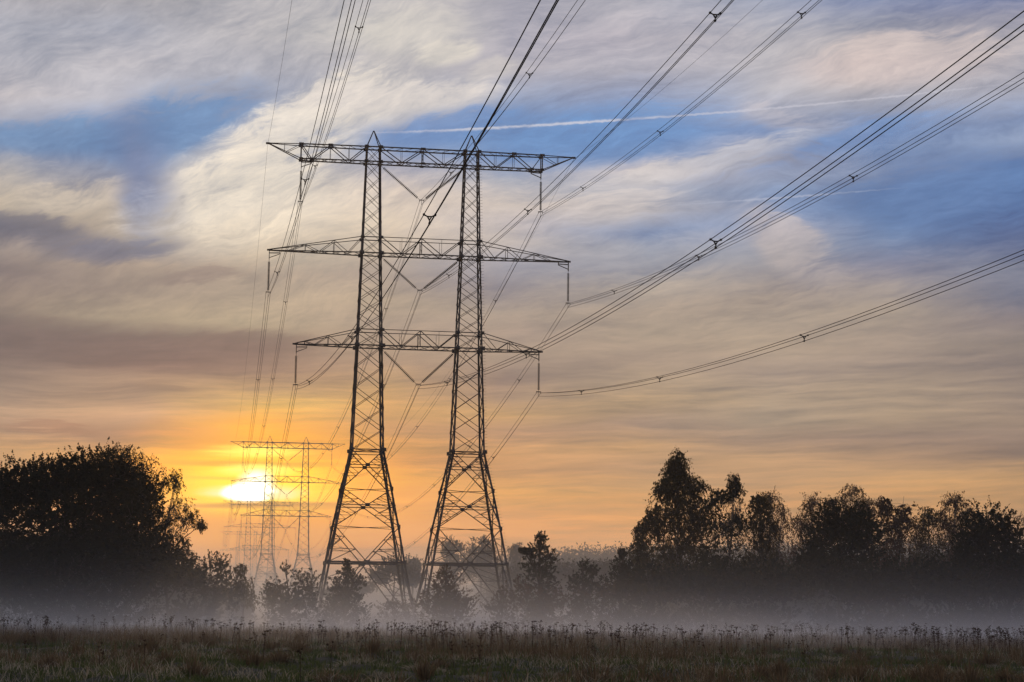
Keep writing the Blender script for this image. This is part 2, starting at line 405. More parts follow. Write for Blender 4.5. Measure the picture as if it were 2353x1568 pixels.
    for b in G: c = blob(c, b[0], b[1], b[2], b[3], b[4], b[5], b[6], b[7], vec_s, b[8], b[9], 0.7 if b[9] > 2.5 else (2.4 if b[3] < 60 else 0.8))
    # the dawn sky is much dimmer overhead and away from the sun
    off = N(nt, 'ShaderNodeMapRange', interpolation_type='SMOOTHSTEP'); off.inputs[1].default_value = 0.55; off.inputs[2].default_value = 2.0
    off.inputs[3].default_value = 1.0; off.inputs[4].default_value = 0.72
    nt.links.new(m(nt, 'ABSOLUTE', az), off.inputs[0])
    hi = N(nt, 'ShaderNodeMapRange', interpolation_type='SMOOTHSTEP'); hi.inputs[1].default_value = 0.36; hi.inputs[2].default_value = 0.9
    hi.inputs[3].default_value = 1.0; hi.inputs[4].default_value = 0.9
    nt.links.new(sep.outputs[2], hi.inputs[0])
    vs = N(nt, 'ShaderNodeVectorMath', operation='SCALE'); nt.links.new(c, vs.inputs[0])
    nt.links.new(m(nt, 'MULTIPLY', off.outputs[0], hi.outputs[0]), vs.inputs['Scale']); c = vs.outputs[0]
    # clear air above the clouds
    sky = N(nt, 'ShaderNodeTexSky', sky_type='NISHITA'); sky.sun_disc = False
    sky.sun_elevation = SUN_EL; sky.sun_rotation = SUN_AZ
    b1 = N(nt, 'ShaderNodeBackground'); b1.inputs[1].default_value = 1.0; nt.links.new(c, b1.inputs[0])
    b2 = N(nt, 'ShaderNodeBackground'); b2.inputs[1].default_value = 0.05; nt.links.new(sky.outputs[0], b2.inputs[0])
    mx = N(nt, 'ShaderNodeMixShader'); mx.inputs[0].default_value = 0.965
    nt.links.new(b2.outputs[0], mx.inputs[1]); nt.links.new(b1.outputs[0], mx.inputs[2])
    nt.links.new(mx.outputs[0], out.inputs[0])
    w.cycles.sampling_method = 'MANUAL'; w.cycles.sample_map_resolution = 512
build_world()

ld = bpy.data.lights.new('sun', 'SUN'); ld.energy = 0.8; ld.angle = math.radians(0.5); ld.color = (1.0, 0.66, 0.36)
sun = bpy.data.objects.new('sun', ld); COL.objects.link(sun)
sun.rotation_euler = SUN.to_track_quat('Z', 'Y').to_euler()

# ------------------------------------------------------------------ ground
def gz(x, y):
    """ground height: flat field that dips a little behind the weeds"""
    t = np.clip((y - 90) / 80.0, 0, 1); t = t * t * (3 - 2 * t)
    hum = .10 * np.sin(x * 1.9 + 2.2 * np.sin(y * .53)) * np.sin(y * 1.3 + 1.7 * np.sin(x * .61 + 1)) + .06 * np.sin(x * 3.7 + y * 1.1) * np.sin(y * 2.9 - x * .8)
    return hum * np.clip((200 - y) / 60, 0, 1) - 0.5 * t + 0.06 * np.sin(x * 0.21 + 1.3) * np.sin(y * 0.17) * (1 - t) + 0.03 * np.sin(x * 0.9 + y * 0.6)

def build_ground():
    ys = np.concatenate([np.linspace(-300, 10, 12), np.linspace(12, 200, 480), np.geomspace(205, 4000, 60)])
    xs = np.concatenate([-np.geomspace(2500, 62, 25), np.linspace(-60, 60, 260), np.geomspace(62, 2500, 25)])
    XX, YY = np.meshgrid(xs, ys)
    V = np.stack([XX, YY, gz(XX, YY)], -1).reshape(-1, 3)
    ny, nx = XX.shape
    i = np.arange(ny - 1)[:, None] * nx; j = np.arange(nx - 1)[None, :]
    Q = np.stack([i + j, i + j + 1, i + nx + j + 1, i + nx + j], -1).reshape(-1, 4)
    m, nt, out = new_mat('meadow_soil')
    tc = N(nt, 'ShaderNodeTexCoord')
    def nz(s, d, off):
        mp = N(nt, 'ShaderNodeMapping'); mp.inputs['Location'].default_value = (off, off, 0)
        nt.links.new(tc.outputs['Object'], mp.inputs[0])
        n = N(nt, 'ShaderNodeTexNoise'); n.inputs['Scale'].default_value = s; n.inputs['Detail'].default_value = d
        n.inputs['Roughness'].default_value = 0.65
        nt.links.new(mp.outputs[0], n.inputs['Vector']); return n.outputs[0]
    r = N(nt, 'ShaderNodeValToRGB'); e = r.color_ramp.elements
    e[0].position = 0.32; e[0].color = (0.020, 0.030, 0.010, 1)
    e[1].position = 0.72; e[1].color = (0.10, 0.075, 0.045, 1)
    x = e.new(0.5); x.color = (0.045, 0.048, 0.020, 1)
    nt.links.new(nz(0.5, 8, 0), r.inputs[0])
    c = mix_rgb(nt, nz(2.5, 6, 40), r.outputs[0], (0.07, 0.055, 0.03, 1))
    p = N(nt, 'ShaderNodeBsdfPrincipled'); nt.links.new(c, p.inputs['Base Color']); p.inputs['Roughness'].default_value = 0.95
    bp = N(nt, 'ShaderNodeBump'); bp.inputs['Strength'].default_value = 0.6; bp.inputs['Distance'].default_value = 0.15
    nt.links.new(nz(3.0, 6, 9), bp.inputs['Height']); nt.links.new(bp.outputs[0], p.inputs['Normal'])
    nt.links.new(p.outputs[0], out.inputs[0])
    tag(np_mesh('ground', V, Q, m), kind='structure')
build_ground()

# ------------------------------------------------------------------ meadow
rng = np.random.default_rng(11)
def patch(x, y):
    return np.sin(x * 0.35 + 0.8 * np.sin(y * 0.22)) + np.sin(y * 0.31 + 1.7 * np.sin(x * 0.15) + 2) + 0.5 * np.sin(x * 1.1 + y * 0.7)

def scatter(n, y0, y1, power=1.0, half=0.30):
    y = y0 + (y1 - y0) * rng.random(n) ** power
    x = (rng.random(n) * 2 - 1) * (half * y + 2)
    return x, y

def blades(name, n, y0, y1, h0, h1, w, mat, label, cat, lean=0.35, power=1.0, keep=None):
    x, y = scatter(n, y0, y1, power)
    if keep is not None:
        k = keep(x, y); x = x[k]; y = y[k]
    n = len(x)
    # several blades per tuft
    nb = 5
    x = np.repeat(x, nb) + rng.normal(0, 0.07, n * nb); y = np.repeat(y, nb) + rng.normal(0, 0.07, n * nb)
    n = n * nb
    h = h0 + (h1 - h0) * rng.random(n) ** 1.6
    a = rng.random(n) * 2 * math.pi; b = rng.random(n) * 2 * math.pi
    z = gz(x, y) - 0.02
    l = lean * h * rng.random(n)
    wx = np.cos(a) * w; wy = np.sin(a) * w
    lx = np.cos(b) * l; ly = np.sin(b) * l
    P = np.stack([
        np.stack([x - wx, y - wy, z], -1), np.stack([x + wx, y + wy, z], -1),
        np.stack([x + wx * .7 + lx * .4, y + wy * .7 + ly * .4, z + h * .6], -1), np.stack([x - wx * .7 + lx * .4, y - wy * .7 + ly * .4, z + h * .6], -1),
        np.stack([x + lx, y + ly, z + h], -1)], 1).reshape(-1, 3)
    o = np.arange(n)[:, None] * 5
    Q = o + np.array([[0, 1, 2, 3]]); T = o + np.array([[3, 2, 4]])
    return tag(np_mesh(name, P, [Q, T], mat), label, cat, kind='stuff')

G_GREEN = leaf_mat('green_grass', (0.05, 0.08, 0.025), (0.11, 0.14, 0.05), (0.22, 0.23, 0.11), 0.5)
G_STRAW = leaf_mat('straw_grass', (0.22, 0.18, 0.11), (0.42, 0.36, 0.25), (0.65, 0.6, 0.48), 0.5)
G_RUST = leaf_mat('rust_grass', (0.10, 0.070, 0.040), (0.21, 0.150, 0.085), (0.34, 0.26, 0.16), 0.4)
G_STALK = leaf_mat('dead_stalk', (0.045, 0.031, 0.022), (0.085, 0.058, 0.040), (0.14, 0.10, 0.065), 0.15)

blades('meadow_grass', 42000, 22, 100, 0.05, 0.20, 0.012, G_GREEN, 'short damp green grass covering the dark meadow', 'grass', 0.9, 1.0, None)
blades('straw_grass', 26000, 24, 130, 0.06, 0.30, 0.009, G_STRAW, 'pale dry straw grass in patches across the meadow', 'grass', 1.5, 1.0, lambda x, y: patch(x * 1.3, y * 1.3) > 0.1)
blades('rust_grass', 20000, 30, 140, 0.20, 0.62, 0.009, G_RUST, 'rust brown dead grass clumps standing in the meadow', 'grass', 0.7, 0.8, lambda x, y: patch(x + 20, y + 9) + (y - 62) / 30 > 0.0)

def tussocks(name, n, mat, label, h0, h1, seed):
    r = np.random.default_rng(seed)
    y = 32 + 80 * r.random(n); x = (r.random(n) * 2 - 1) * .29 * y
    V = []; Q = []; T = []; k = 0
    for cx_, cy_ in zip(x, y):
        m_ = r.integers(90, 200); R0 = r.uniform(.12, .45); H = r.uniform(h0, h1)
        a = r.random(m_) * 6.283; q = r.random(m_) ** .6
        bx = cx_ + np.cos(a) * q * R0 * .6; by = cy_ + np.sin(a) * q * R0 * .6; z = gz(bx, by) - .02
        l = q * R0 * 1.1; h = H * (1.05 - .5 * q) * (.5 + .6 * r.random(m_)); w = .007
        b = r.random(m_) * 6.283; wx, wy = np.cos(b) * w, np.sin(b) * w; lx, ly = np.cos(a) * l, np.sin(a) * l
        P_ = np.stack([np.stack([bx - wx, by - wy, z], -1), np.stack([bx + wx, by + wy, z], -1),
            np.stack([bx + wx + lx * .35, by + wy + ly * .35, z + h * .65], -1), np.stack([bx - wx + lx * .35, by - wy + ly * .35, z + h * .65], -1),
            np.stack([bx + lx, by + ly, z + h], -1)], 1).reshape(-1, 3)
        o = np.arange(m_)[:, None] * 5 + k
        V.append(P_); Q.append(o + np.array([[0, 1, 2, 3]])); T.append(o + np.array([[3, 2, 4]])); k += len(P_)
    tag(np_mesh(name, np.concatenate(V), [np.concatenate(Q), np.concatenate(T)], mat), label, 'grass', kind='stuff')
tussocks('rust_tussocks', 260, G_RUST, 'reddish brown tussocks scattered over the meadow', .25, .6, 31)
tussocks('straw_tussocks', 420, G_STRAW, 'small pale frosted tufts scattered over the meadow', .08, .22, 32)

def stalk_geo(h, seed):
    """dead umbel plant: stem, side stems and flat flower heads; returns (stem MB, head MB)"""
    r = random.Random(seed); st = MB(); hd = MB()
    lx, ly = r.uniform(-.12, .12) * h, r.uniform(-.12, .12) * h
    pts = [(lx * t * t, ly * t * t, h * t) for t in (0, .35, .7, 1)]
    st.tube(pts, [.012, .011, .009, .006], 3, False)
    tips = [pts[-1]]
    for k in range(r.randint(2, 5)):
        t = r.uniform(.55, .9); a = r.uniform(0, 6.28); L = h * r.uniform(.10, .25)
        b = (lx * t * t, ly * t * t, h * t); e = (b[0] + math.cos(a) * L * .55, b[1] + math.sin(a) * L * .55, b[2] + L)
        st.tube([b, e], [.005, .003], 3, False); tips.append(e)
    for e in tips:
        R = r.uniform(.02, .055)
        for k in range(5):
            a = k * 1.257 + r.random(); q = (e[0] + math.cos(a) * R, e[1] + math.sin(a) * R, e[2] + r.uniform(.0, .04))
            hd.tube([e, q, (q[0], q[1], q[2] + .025)], [.004, .014, .012], 3, True)
    # a few withered leaves
    for k in range(r.randint(1, 4)):
        t = r.uniform(.15, .6); a = r.uniform(0, 6.28); L = r.uniform(.05, .12)
        b = (lx * t * t, ly * t * t, h * t); st.tube([b, (b[0] + math.cos(a) * L, b[1] + math.sin(a) * L, b[2] - .03)], [.012, .004], 3, False)
    return st, hd

def weeds():
    protos = []
    for k in range(10):
        st, hd = stalk_geo(1.0, 100 + k)
        Vs = np.concatenate(st.V); Qs = np.concatenate(st.Q)
        Vh = np.concatenate(hd.V); Qh = np.concatenate(hd.Q); Th = np.concatenate(hd.T)
        protos.append((Vs, Qs, Vh, Qh, Th))
    # the mass nobody can count
    x, y = scatter(9500, 42, 130, 0.9)
    dens = np.clip((y - 45) / 25, 0.06, 1) * np.clip(0.30 + 0.6 * patch(x * 0.9 + 5, y * 0.9), .04, 1) * np.clip(.75 + x / (y * .5), .35, 1.2)
    k = rng.random(len(x)) < dens; x = x[k]; y = y[k]
    V = []; Q = []; T = []; n = 0
    for xx, yy in zip(x, y):
        Vs, Qs, Vh, Qh, Th = protos[rng.integers(10)]
        s = 0.28 + 0.62 * rng.random() ** 1.5; a = rng.random() * 6.28; ca, sa = math.cos(a), math.sin(a)
        R = np.array(((ca, -sa, 0), (sa, ca, 0), (0, 0, 1))) * s
        g = np.array((xx, yy, float(gz(xx, yy))))
        V += [Vs @ R.T + g, Vh @ R.T + g]; Q += [Qs + n, Qh + n + len(Vs)]; T += [Th + n + len(Vs)]
        n += len(Vs) + len(Vh)
    tag(np_mesh('dry_weeds', np.concatenate(V), [np.concatenate(Q), np.concatenate(T)], G_STALK),
        'brown dead umbel weeds standing thick along the back of the meadow', 'weeds', kind='stuff')
    # the ones that stand out, nearer the camera
    r = random.Random(5); pr = []
    heads = []
    for k in range(4):
        hd = MB(); R = r.uniform(.025, .05)
        for q in range(6):
            a = q * 1.047 + r.random() * .5; e = (math.cos(a) * R, math.sin(a) * R, r.uniform(.02, .05))
            hd.tube([(0, 0, 0), e, (e[0], e[1], e[2] + .025)], [.005, .015, .012], 3, True)
        heads.append(hd)
    for k in range(8):
        st = MB(); lx, ly = r.uniform(-.12, .12), r.uniform(-.12, .12)
        pts = [(lx * t * t, ly * t * t, t) for t in (0, .35, .7, 1)]
        st.tube(pts, [.012, .011, .009, .006], 4, False); tips = [pts[-1]]
        for q in range(2 + k % 3):
            t = r.uniform(.5, .88); a = r.uniform(0, 6.28); L = r.uniform(.12, .28)
            b = (lx * t * t, ly * t * t, t); e = (b[0] + math.cos(a) * L * .5, b[1] + math.sin(a) * L * .5, b[2] + L)
            st.tube([b, e], [.006, .004], 3, False); tips.append(e)
        s_ = st.build('dried_weed', G_STALK)
        for q, e in enumerate(tips):
            h_ = heads[(k + q) % 4].build('flower_head', G_STALK, s_); h_.location = e
        pr.append(s_)
    for i in range(110):
        if i % 5 == 0: cyy = 34 + 66 * r.random() ** 0.8; cxx = (r.random() * 2 - 1) * 0.27 * cyy
        y = cyy + r.gauss(0, 1.6); x = cxx + r.gauss(0, 1.1)
        s_ = pr[i] if i < 8 else copy_tree(pr[i % 8])
        s_.location = (x, y, float(gz(x, y)) - 0.01); s_.rotation_euler = (r.gauss(0, .12), r.gauss(0, .12), r.uniform(0, 6.28))
        q = r.uniform(0.3, 0.8) * (1 if y > 55 else .75); s_.scale = (q, q, q)
        tag(s_, 'thin dead brown weed stalk with small flower heads standing in the open front meadow', 'weed', 'single dead weeds in the front meadow')
weeds()

# ------------------------------------------------------------------ pylon
PA = 0.151
PY0 = Vector((-11.75, 243.0, -0.5))
P = dict(s=6.309, hT=60.51, hB=58.61, mT=48.79, mB=46.76, lT=36.95, lB=34.95, pk=62.7, wT=.91, wM=1.25, wL=1.60, hw=21.86, ww=2.02, h1=16.97, w1=3.04, h2=12.27, w2=3.93, hb=7.9, wb=4.685)
W0 = P['wb'] + P['hb'] * 0.191
LEV = [(0, W0), (P['hb'], P['wb']), (P['h2'], P['w2']), (P['h1'], P['w1']), (P['hw'], P['ww']), (P['lB'], 1.6), (P['mB'], 1.25), (P['hB'], .91), (P['hT'], .91)]
def wat(h):
    for (a, wa), (b, wb_) in zip(LEV, LEV[1:]):
        if h <= b: return wa + (wb_ - wa) * (h - a) / (b - a)
    return LEV[-1][1]

def mast_geo(cx):
    """returns bracing MB, four leg MBs, gusset MB, peak MB"""
    br = MB(); gus = MB(); legs = []
    def cn(h, i, j):
        w = wat(h); return np.array((cx + i * w, j * w, h))
    for i in (-1, 1):
        for j in (-1, 1):
            L = MB()
            hs = [0, P['hb'], P['h2'], P['h1'], P['hw'], P['lB'], P['mB'], P['hT']]
            for a, b in zip(hs, hs[1:]):
                wdt = .26 if b <= P['hw'] else (.22 if b <= P['lB'] else .18)
                L.angle(cn(a, i, j), cn(b, i, j), wdt, i, j, .035)
                L.plate(cn(b, i, j) + np.array((-i * .04, -j * .02, 0)), wdt + .08, .5, .05)
            legs.append(L)
    # four faces: each face is (fixed axis, sign)
    def face_pts(h, f):
        ax, s = f
        w = wat(h)
        if ax == 'y': return np.array((cx - w, s * w, h)), np.array((cx + w, s * w, h))
        return np.array((cx + s * w, -w, h)), np.array((cx + s * w, w, h))
    faces = [('y', -1), ('y', 1), ('x', -1), ('x', 1)]
    secs = [(P['hw'], P['lB'], 5, .105), (P['lB'], P['lT'], 1, .10), (P['lT'], P['mB'], 5, .095), (P['mB'], P['mT'], 1, .09), (P['mT'], P['hB'], 5, .085), (P['hB'], P['hT'], 1, .085)]
    for f in faces:
        for a, b, n, t in secs:
            for k in range(n):
                h0 = a + (b - a) * k / n; h1 = a + (b - a) * (k + 1) / n
                A, B = face_pts(h0, f); C, D = face_pts(h1, f)
                br.bar(A, D, t, t * .6); br.bar(B, C, t, t * .6)
        for h in (P['hw'], P['lB'], P['lT'], P['mB'], P['mT'], P['hB'], P['hT']):
            A, B = face_pts(h, f); br.bar(A, B, .11, .11)
        A, B = face_pts(P['hw'] - .35, f); br.bar(A, B, .08)
        # big X panels below the waist
        for lo, hi in ((P['h1'], P['hw']), (P['h2'], P['h1'])):
            A, B = face_pts(lo, f); C, D = face_pts(hi, f)
            br.bar(A, D, .13, .10); br.bar(B, C, .13, .10)
            wl, wh = wat(lo), wat(hi); fr = wl / (wl + wh); hc = lo + (hi - lo) * fr
            X = (A + (D - A) * fr)
            E, G = face_pts(hc, f)
            br.bar(E, G, .10, .10)
            gus.plate(X, .55, .42, .06, 'y' if f[0] == 'y' else 'x')
            for (c0, x0) in ((A, E), (B, G), (C, E), (D, G)):
                for q in (.36, .68):
                    pd = X + (c0 - X) * q; pl = x0 + (c0 - x0) * q
                    br.bar(pd, pl, .055)
                pd = X + (c0 - X) * .36; br.bar(pd, x0, .06) if True else None
                pd2 = X + (c0 - X) * .68; pl2 = x0 + (c0 - x0) * .36; br.bar(pd2, pl2, .05)
        # V panel down to the belt
        C, D = face_pts(P['h2'], f); A, B = face_pts(P['hb'], f); Mi = (A + B) / 2
        for c0, a0 in ((C, A), (D, B)):
            br.bar(c0, Mi, .12, .10)
            for q, t in ((.30, .055), (.64, .06)):
                pd = c0 + (Mi - c0) * q; pl = c0 + (a0 - c0) * q; br.bar(pd, pl, t)
                pl2 = c0 + (a0 - c0) * (q - .06); br.bar(c0 + (Mi - c0) * (q + .02), pl2, .045)
            br.bar(c0 + (Mi - c0) * .30, c0 + (a0 - c0) * .60, .07)
            br.bar(c0 + (Mi - c0) * .64, a0, .08)
        br.bar(A, B, .16, .22)
        gus.plate(Mi, .7, .5, .06, 'y' if f[0] == 'y' else 'x')
        # legs' feet: diagonals from the belt middle down to the footings
        R0, R1 = face_pts(0.0, f)
        for a0, r0 in ((A, R0), (B, R1)):
            br.bar(Mi, r0, .15, .12)
            for q in (.25, .5, .75):
                pd = Mi + (r0 - Mi) * q; pl = a0 + (r0 - a0) * q
                br.bar(pd, pl, .06)
                br.bar(Mi + (r0 - Mi) * max(q - .22, .05), pl, .06)
    # plan bracing at belt and waist
    for h in (P['hb'], P['hw'], P['h1'], P['h2']):
        w = wat(h)
        br.bar((cx - w, -w, h), (cx + w, w, h), .07); br.bar((cx - w, w, h), (cx + w, -w, h), .07)
    for h, sz in ((P['hw'], .55), (P['lB'], .62), (P['lT'], .48), (P['mB'], .58), (P['mT'], .45), (P['hB'], .52), (P['hT'], .52)):
        for i in (-1, 1):
            for j in (-1, 1):
                c = cn(h, i, j); gus.plate(c + np.array((0, j * .05, 0)), sz, sz * .8, .05, 'y')
    pk = MB()
    for i in (-1, 1):
        for j in (-1, 1):
            a = cn(P['hT'], i, j)
            b = np.array((cx + i * .06, j * .06, P['pk']))
            mid = a + (b - a) * .88
            pk.bar(a, mid, .09); pk.bar(mid, b, .09)
    pk.plate((cx, 0, P['pk']), .22, .16, .2)
    return br, legs, gus, pk

def crossarm_geo(kind):
    m = MB(); s = P['s']
    if kind == 'top':
        hT, hB, w, tip = P['hT'], P['hB'], .91, 19.67; post = 15.47; pw = .62
        # chords
        for j in (-1, 1):
            m.bar((-post, j * pw, hT), (-s - w, j * w, hT), .14); m.bar((-s - w, j * w, hT), (s + w, j * w, hT), .15); m.bar((s + w, j * w, hT), (post, j * pw, hT), .14)
            m.bar((-post, j * pw, hB), (-s - w, j * w, hB), .14); m.bar((-s - w, j * w, hB), (s + w, j * w, hB), .15); m.bar((s + w, j * w, hB), (post, j * pw, hB), .14)
            for sg in (-1, 1):
                T = (sg * tip, j * .08, hT + .02)
                m.bar((sg * post, j * pw, hT), T, .09); m.bar((sg * post, j * pw, hB), T, .10)
                m.bar((sg * post, j * pw, hT), (sg * post, j * pw, hB), .13)
                q = .62  # tip bracing
                a = np.array((sg * post, j * pw, hT)); b = np.array(T); c = np.array((sg * post, j * pw, hB))
                m.bar(a, c + (b - c) * .45, .06); m.bar(a + (b - a) * .5, c + (b - c) * .5, .05)
        nodes = [(-s - w, 1), (-9.40, 0), (-11.77, 1), (-14.13, 0), (-post, 1)]
    else:
        hT, hB, w, tip = (P['mT'], P['mB'], 1.25, 19.14) if kind == 'middle' else (P['lT'], P['lB'], 1.60, 15.62)
        e = s + w
        for j in (-1, 1):
            m.bar((-e, j * w, hT), (e, j * w, hT), .08); m.bar((-e, j * w, hB), (e, j * w, hB), .14)
            for sg in (-1, 1):
                m.bar((sg * e, j * w, hT), (sg * tip, j * .06, hB + .12), .085)
                m.bar((sg * e, j * w, hB), (sg * tip, j * .06, hB), .13)
        nodes = None
    def wd(u, top):
        au = abs(u)
        if kind == 'top':
            return .91 if au <= s + w else .91 + (.62 - .91) * (au - s - w) / (15.47 - s - w)
        if au <= s + w: return w
        return w + (.06 - w) * (au - s - w) / (tip - s - w)
    def ht(u, top):
        if not top: return hB
        if kind == 'top': return hT
        au = abs(u)
        return hT if au <= s + w else hT + (hB + .12 - hT) * (au - s - w) / (tip - s - w)
    def pt(u, top, j): return np.array((u, j * wd(u, top), ht(u, top)))
    e = s + w; i0 = s - w
    if kind == 'top':
        for sg in (-1, 1):
            for (u0, t0), (u1, t1) in zip(nodes, nodes[1:]):
                for j in (-1, 1): m.bar(pt(-sg * u0, t0, j), pt(-sg * u1, t1, j), .10, .10)
            for u in (-9.40, -11.77):
                for j in (-1, 1): m.bar(pt(-sg * u, 1, j), pt(-sg * u, 0, j), .05)
    else:
        frs = [(0, 1), (.15, 0), (.30, 1), (.46, 0), (.61, 1), (.80, 0)] if kind == 'middle' else [(0, 1), (.24, 0), (.46, 1), (.68, 0), (.84, 1)]
        for sg in (-1, 1):
            L = tip - e
            for (f0, t0), (f1, t1) in zip(frs, frs[1:]):
                for j in (-1, 1): m.bar(pt(sg * (e + L * f0), t0, j), pt(sg * (e + L * f1), t1, j), .065)
            for f, t in frs[1:]:
                if t:
                    for j in (-1, 1): m.bar(pt(sg * (e + L * f), 1, j), pt(sg * (e + L * f), 0, j), .06)
    # between the masts
    k = .085 if kind == 'top' else .075
    seq = [(-i0, 1), (-i0 / 2, 0), (0, 1), (i0 / 2, 0), (i0, 1)]
    for (u0, t0), (u1, t1) in zip(seq, seq[1:]):
        for j in (-1, 1): m.bar(pt(u0, t0, j), pt(u1, t1, j), k + .02)
    for j in (-1, 1):
        m.bar(pt(0, 1, j), pt(0, 0, j), .08)
        for u in (-i0 / 2, i0 / 2): m.bar(pt(u, 1, j), pt(u, 0, j), .04)
    m.bar(pt(0, 1, -1), pt(0, 0, 1), .04); m.bar(pt(0, 1, 1), pt(0, 0, -1), .04)
    # plan bracing
    end = 15.47 if kind == 'top' else tip - .6
    us = np.linspace(-end, end, 27 if kind != 'low' else 23)
    for a, b in zip(us, us[1:]):
        m.bar(pt(a, 0, -1), pt(b, 0, 1), .05); m.bar(pt(a, 0, 1), pt(b, 0, -1), .05)
        if kind == 'top': m.bar(pt(a, 1, -1 if int(round(a * 10)) % 2 else 1), pt(b, 1, 1 if int(round(a * 10)) % 2 else -1), .04)
    if kind == 'top':
        for u in (0, -11.77, 11.77, -15.47, 15.47):
            for j in (-1, 1): m.plate(pt(u, 1, j), .6, .34, .05)
        for u in (-15.47, 15.47, -14.13, 14.13, 0):
            for j in (-1, 1): m.plate(pt(u, 0, j), .5, .32, .05)
        for sg in (-1, 1): m.plate((sg * tip, 0, hT), .5, .22, .25)
    else:
        for sg in (-1, 1): m.plate((sg * (tip - .1), 0, hB + .05), .7, .2, .2)
    return m

def bracket_geo(u, hB):
    m = MB(); sg = 1 if u > 0 else -1
    for j in (-.12, .12):
        m.bar((u, j, hB), (u, j, hB - 1.15), .08)
        m.bar((u - sg * 1.3, j, hB), (u - sg * 1.3, j, hB - .42), .06)
        m.bar((u - sg * 1.3, j, hB - .30), (u, j, hB - .34), .07)
        m.bar((u - sg * 1.3, j, hB - .44), (u, j, hB - .95), .05)
    m.bar((u, -.14, hB - 1.12), (u, .14, hB - 1.12), .08)
    return m

def insul_geo(a, b, nd=24, R=.16):
    """string of cap-and-pin discs from a to b"""
    a = np.array(a, float); b = np.array(b, float)
    L = np.linalg.norm(b - a); d = (b - a) / L
    m = MB(); m.tube([a, b], .025, 5)
    s0, s1 = .10, .94
    for k in range(nd):
        c = a + (b - a) * (s0 + (s1 - s0) * k / (nd - 1))
        g = L * (s1 - s0) / nd
        m.tube([c - d * g * .40, c - d * g * .30, c + d * g * .12, c + d * g * .16], [.06, R * .8, R, R * .55], 8, False)
    return m

ATT = {'top': (53.03, 53.88, 15.40), 'middle': (41.27, 42.23, 19.09), 'bottom': (29.72, 30.23, 15.38)}
ARMH = {'top': P['hB'], 'middle': P['mB'], 'bottom': P['lB']}
CHW = {'top': .91, 'middle': 1.25, 'bottom': 1.6}

def yoke_geo(u, h):
    m = MB()
    m.plate((u, 0, h + .16), .62, .10, .06)
    for x in (-.27, .27): m.bar((u + x, 0, h + .16), (u + x, 0, h), .045); m.bar((u + x, -.14, h - .02), (u + x, .14, h - .02), .06)
    m.bar((u, 0, h + .16), (u, 0, h - .4), .04); m.bar((u, -.14, h - .42), (u, .14, h - .42), .06)
    return m

def make_pylon():
    root = empty('transmission_tower', PY0, PA)
    tag(root, 'biggest steel lattice pylon on two masts in the middle of the view', 'pylon', 'lattice pylons of the power line')
    for sg in (-1, 1):
        br, legs, gus, pk = mast_geo(sg * P['s'])
        for kk in range(len(gus.Q)): pass
        V0 = br.n
        for v in gus.V: br.V.append(v)
        br.Q += [q + V0 for q in gus.Q]; br.n += gus.n
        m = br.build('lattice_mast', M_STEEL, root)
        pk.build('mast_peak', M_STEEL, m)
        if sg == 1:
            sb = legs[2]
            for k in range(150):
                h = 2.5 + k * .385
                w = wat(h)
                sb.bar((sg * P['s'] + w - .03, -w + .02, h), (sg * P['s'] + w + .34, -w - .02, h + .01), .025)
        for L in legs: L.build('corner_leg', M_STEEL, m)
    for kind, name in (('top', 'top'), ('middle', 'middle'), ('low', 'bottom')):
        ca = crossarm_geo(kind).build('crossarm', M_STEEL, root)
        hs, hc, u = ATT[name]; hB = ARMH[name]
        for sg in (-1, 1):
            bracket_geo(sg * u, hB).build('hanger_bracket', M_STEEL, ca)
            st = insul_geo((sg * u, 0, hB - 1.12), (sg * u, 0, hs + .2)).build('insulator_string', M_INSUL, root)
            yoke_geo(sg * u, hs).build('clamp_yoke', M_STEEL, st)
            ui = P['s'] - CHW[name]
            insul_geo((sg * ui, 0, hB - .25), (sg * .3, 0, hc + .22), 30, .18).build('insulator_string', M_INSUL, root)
            # anchor between near and far corner legs
            an = MB(); an.bar((sg * ui, -CHW[name], hB - .2), (sg * ui, CHW[name], hB - .2), .09); an.build('string_anchor', M_STEEL, ca)
        yoke_geo(0, hc).build('clamp_yoke', M_STEEL, root)
    return root

pyl = make_pylon()
vdir = Vector((-math.sin(PA), math.cos(PA), 0)); udir = Vector((math.cos(PA), math.sin(PA), 0))
PL = [0, 439.8, 810.3, 1215.0]
PLAB = ['', 'second lattice pylon, hazy, its left mast crossing the bright sun',
        'third lattice pylon, small and pale orange, just behind and left of the second',
        'farthest lattice pylon, a tiny faint shape low in the glow near the horizon']
for k in (1, 2, 3):
    c = copy_tree(pyl)
    c.location = PY0 + vdir * PL[k]
    c['label'] = PLAB[k]

# ------------------------------------------------------------------ wires
def wire_point(u, h, L, dh, sag, t):
    """t 0..1 along a span that starts at the near pylon (or the one given by L0)"""
    return u, L * t, h + dh * t - 4 * sag * t * (1 - t)

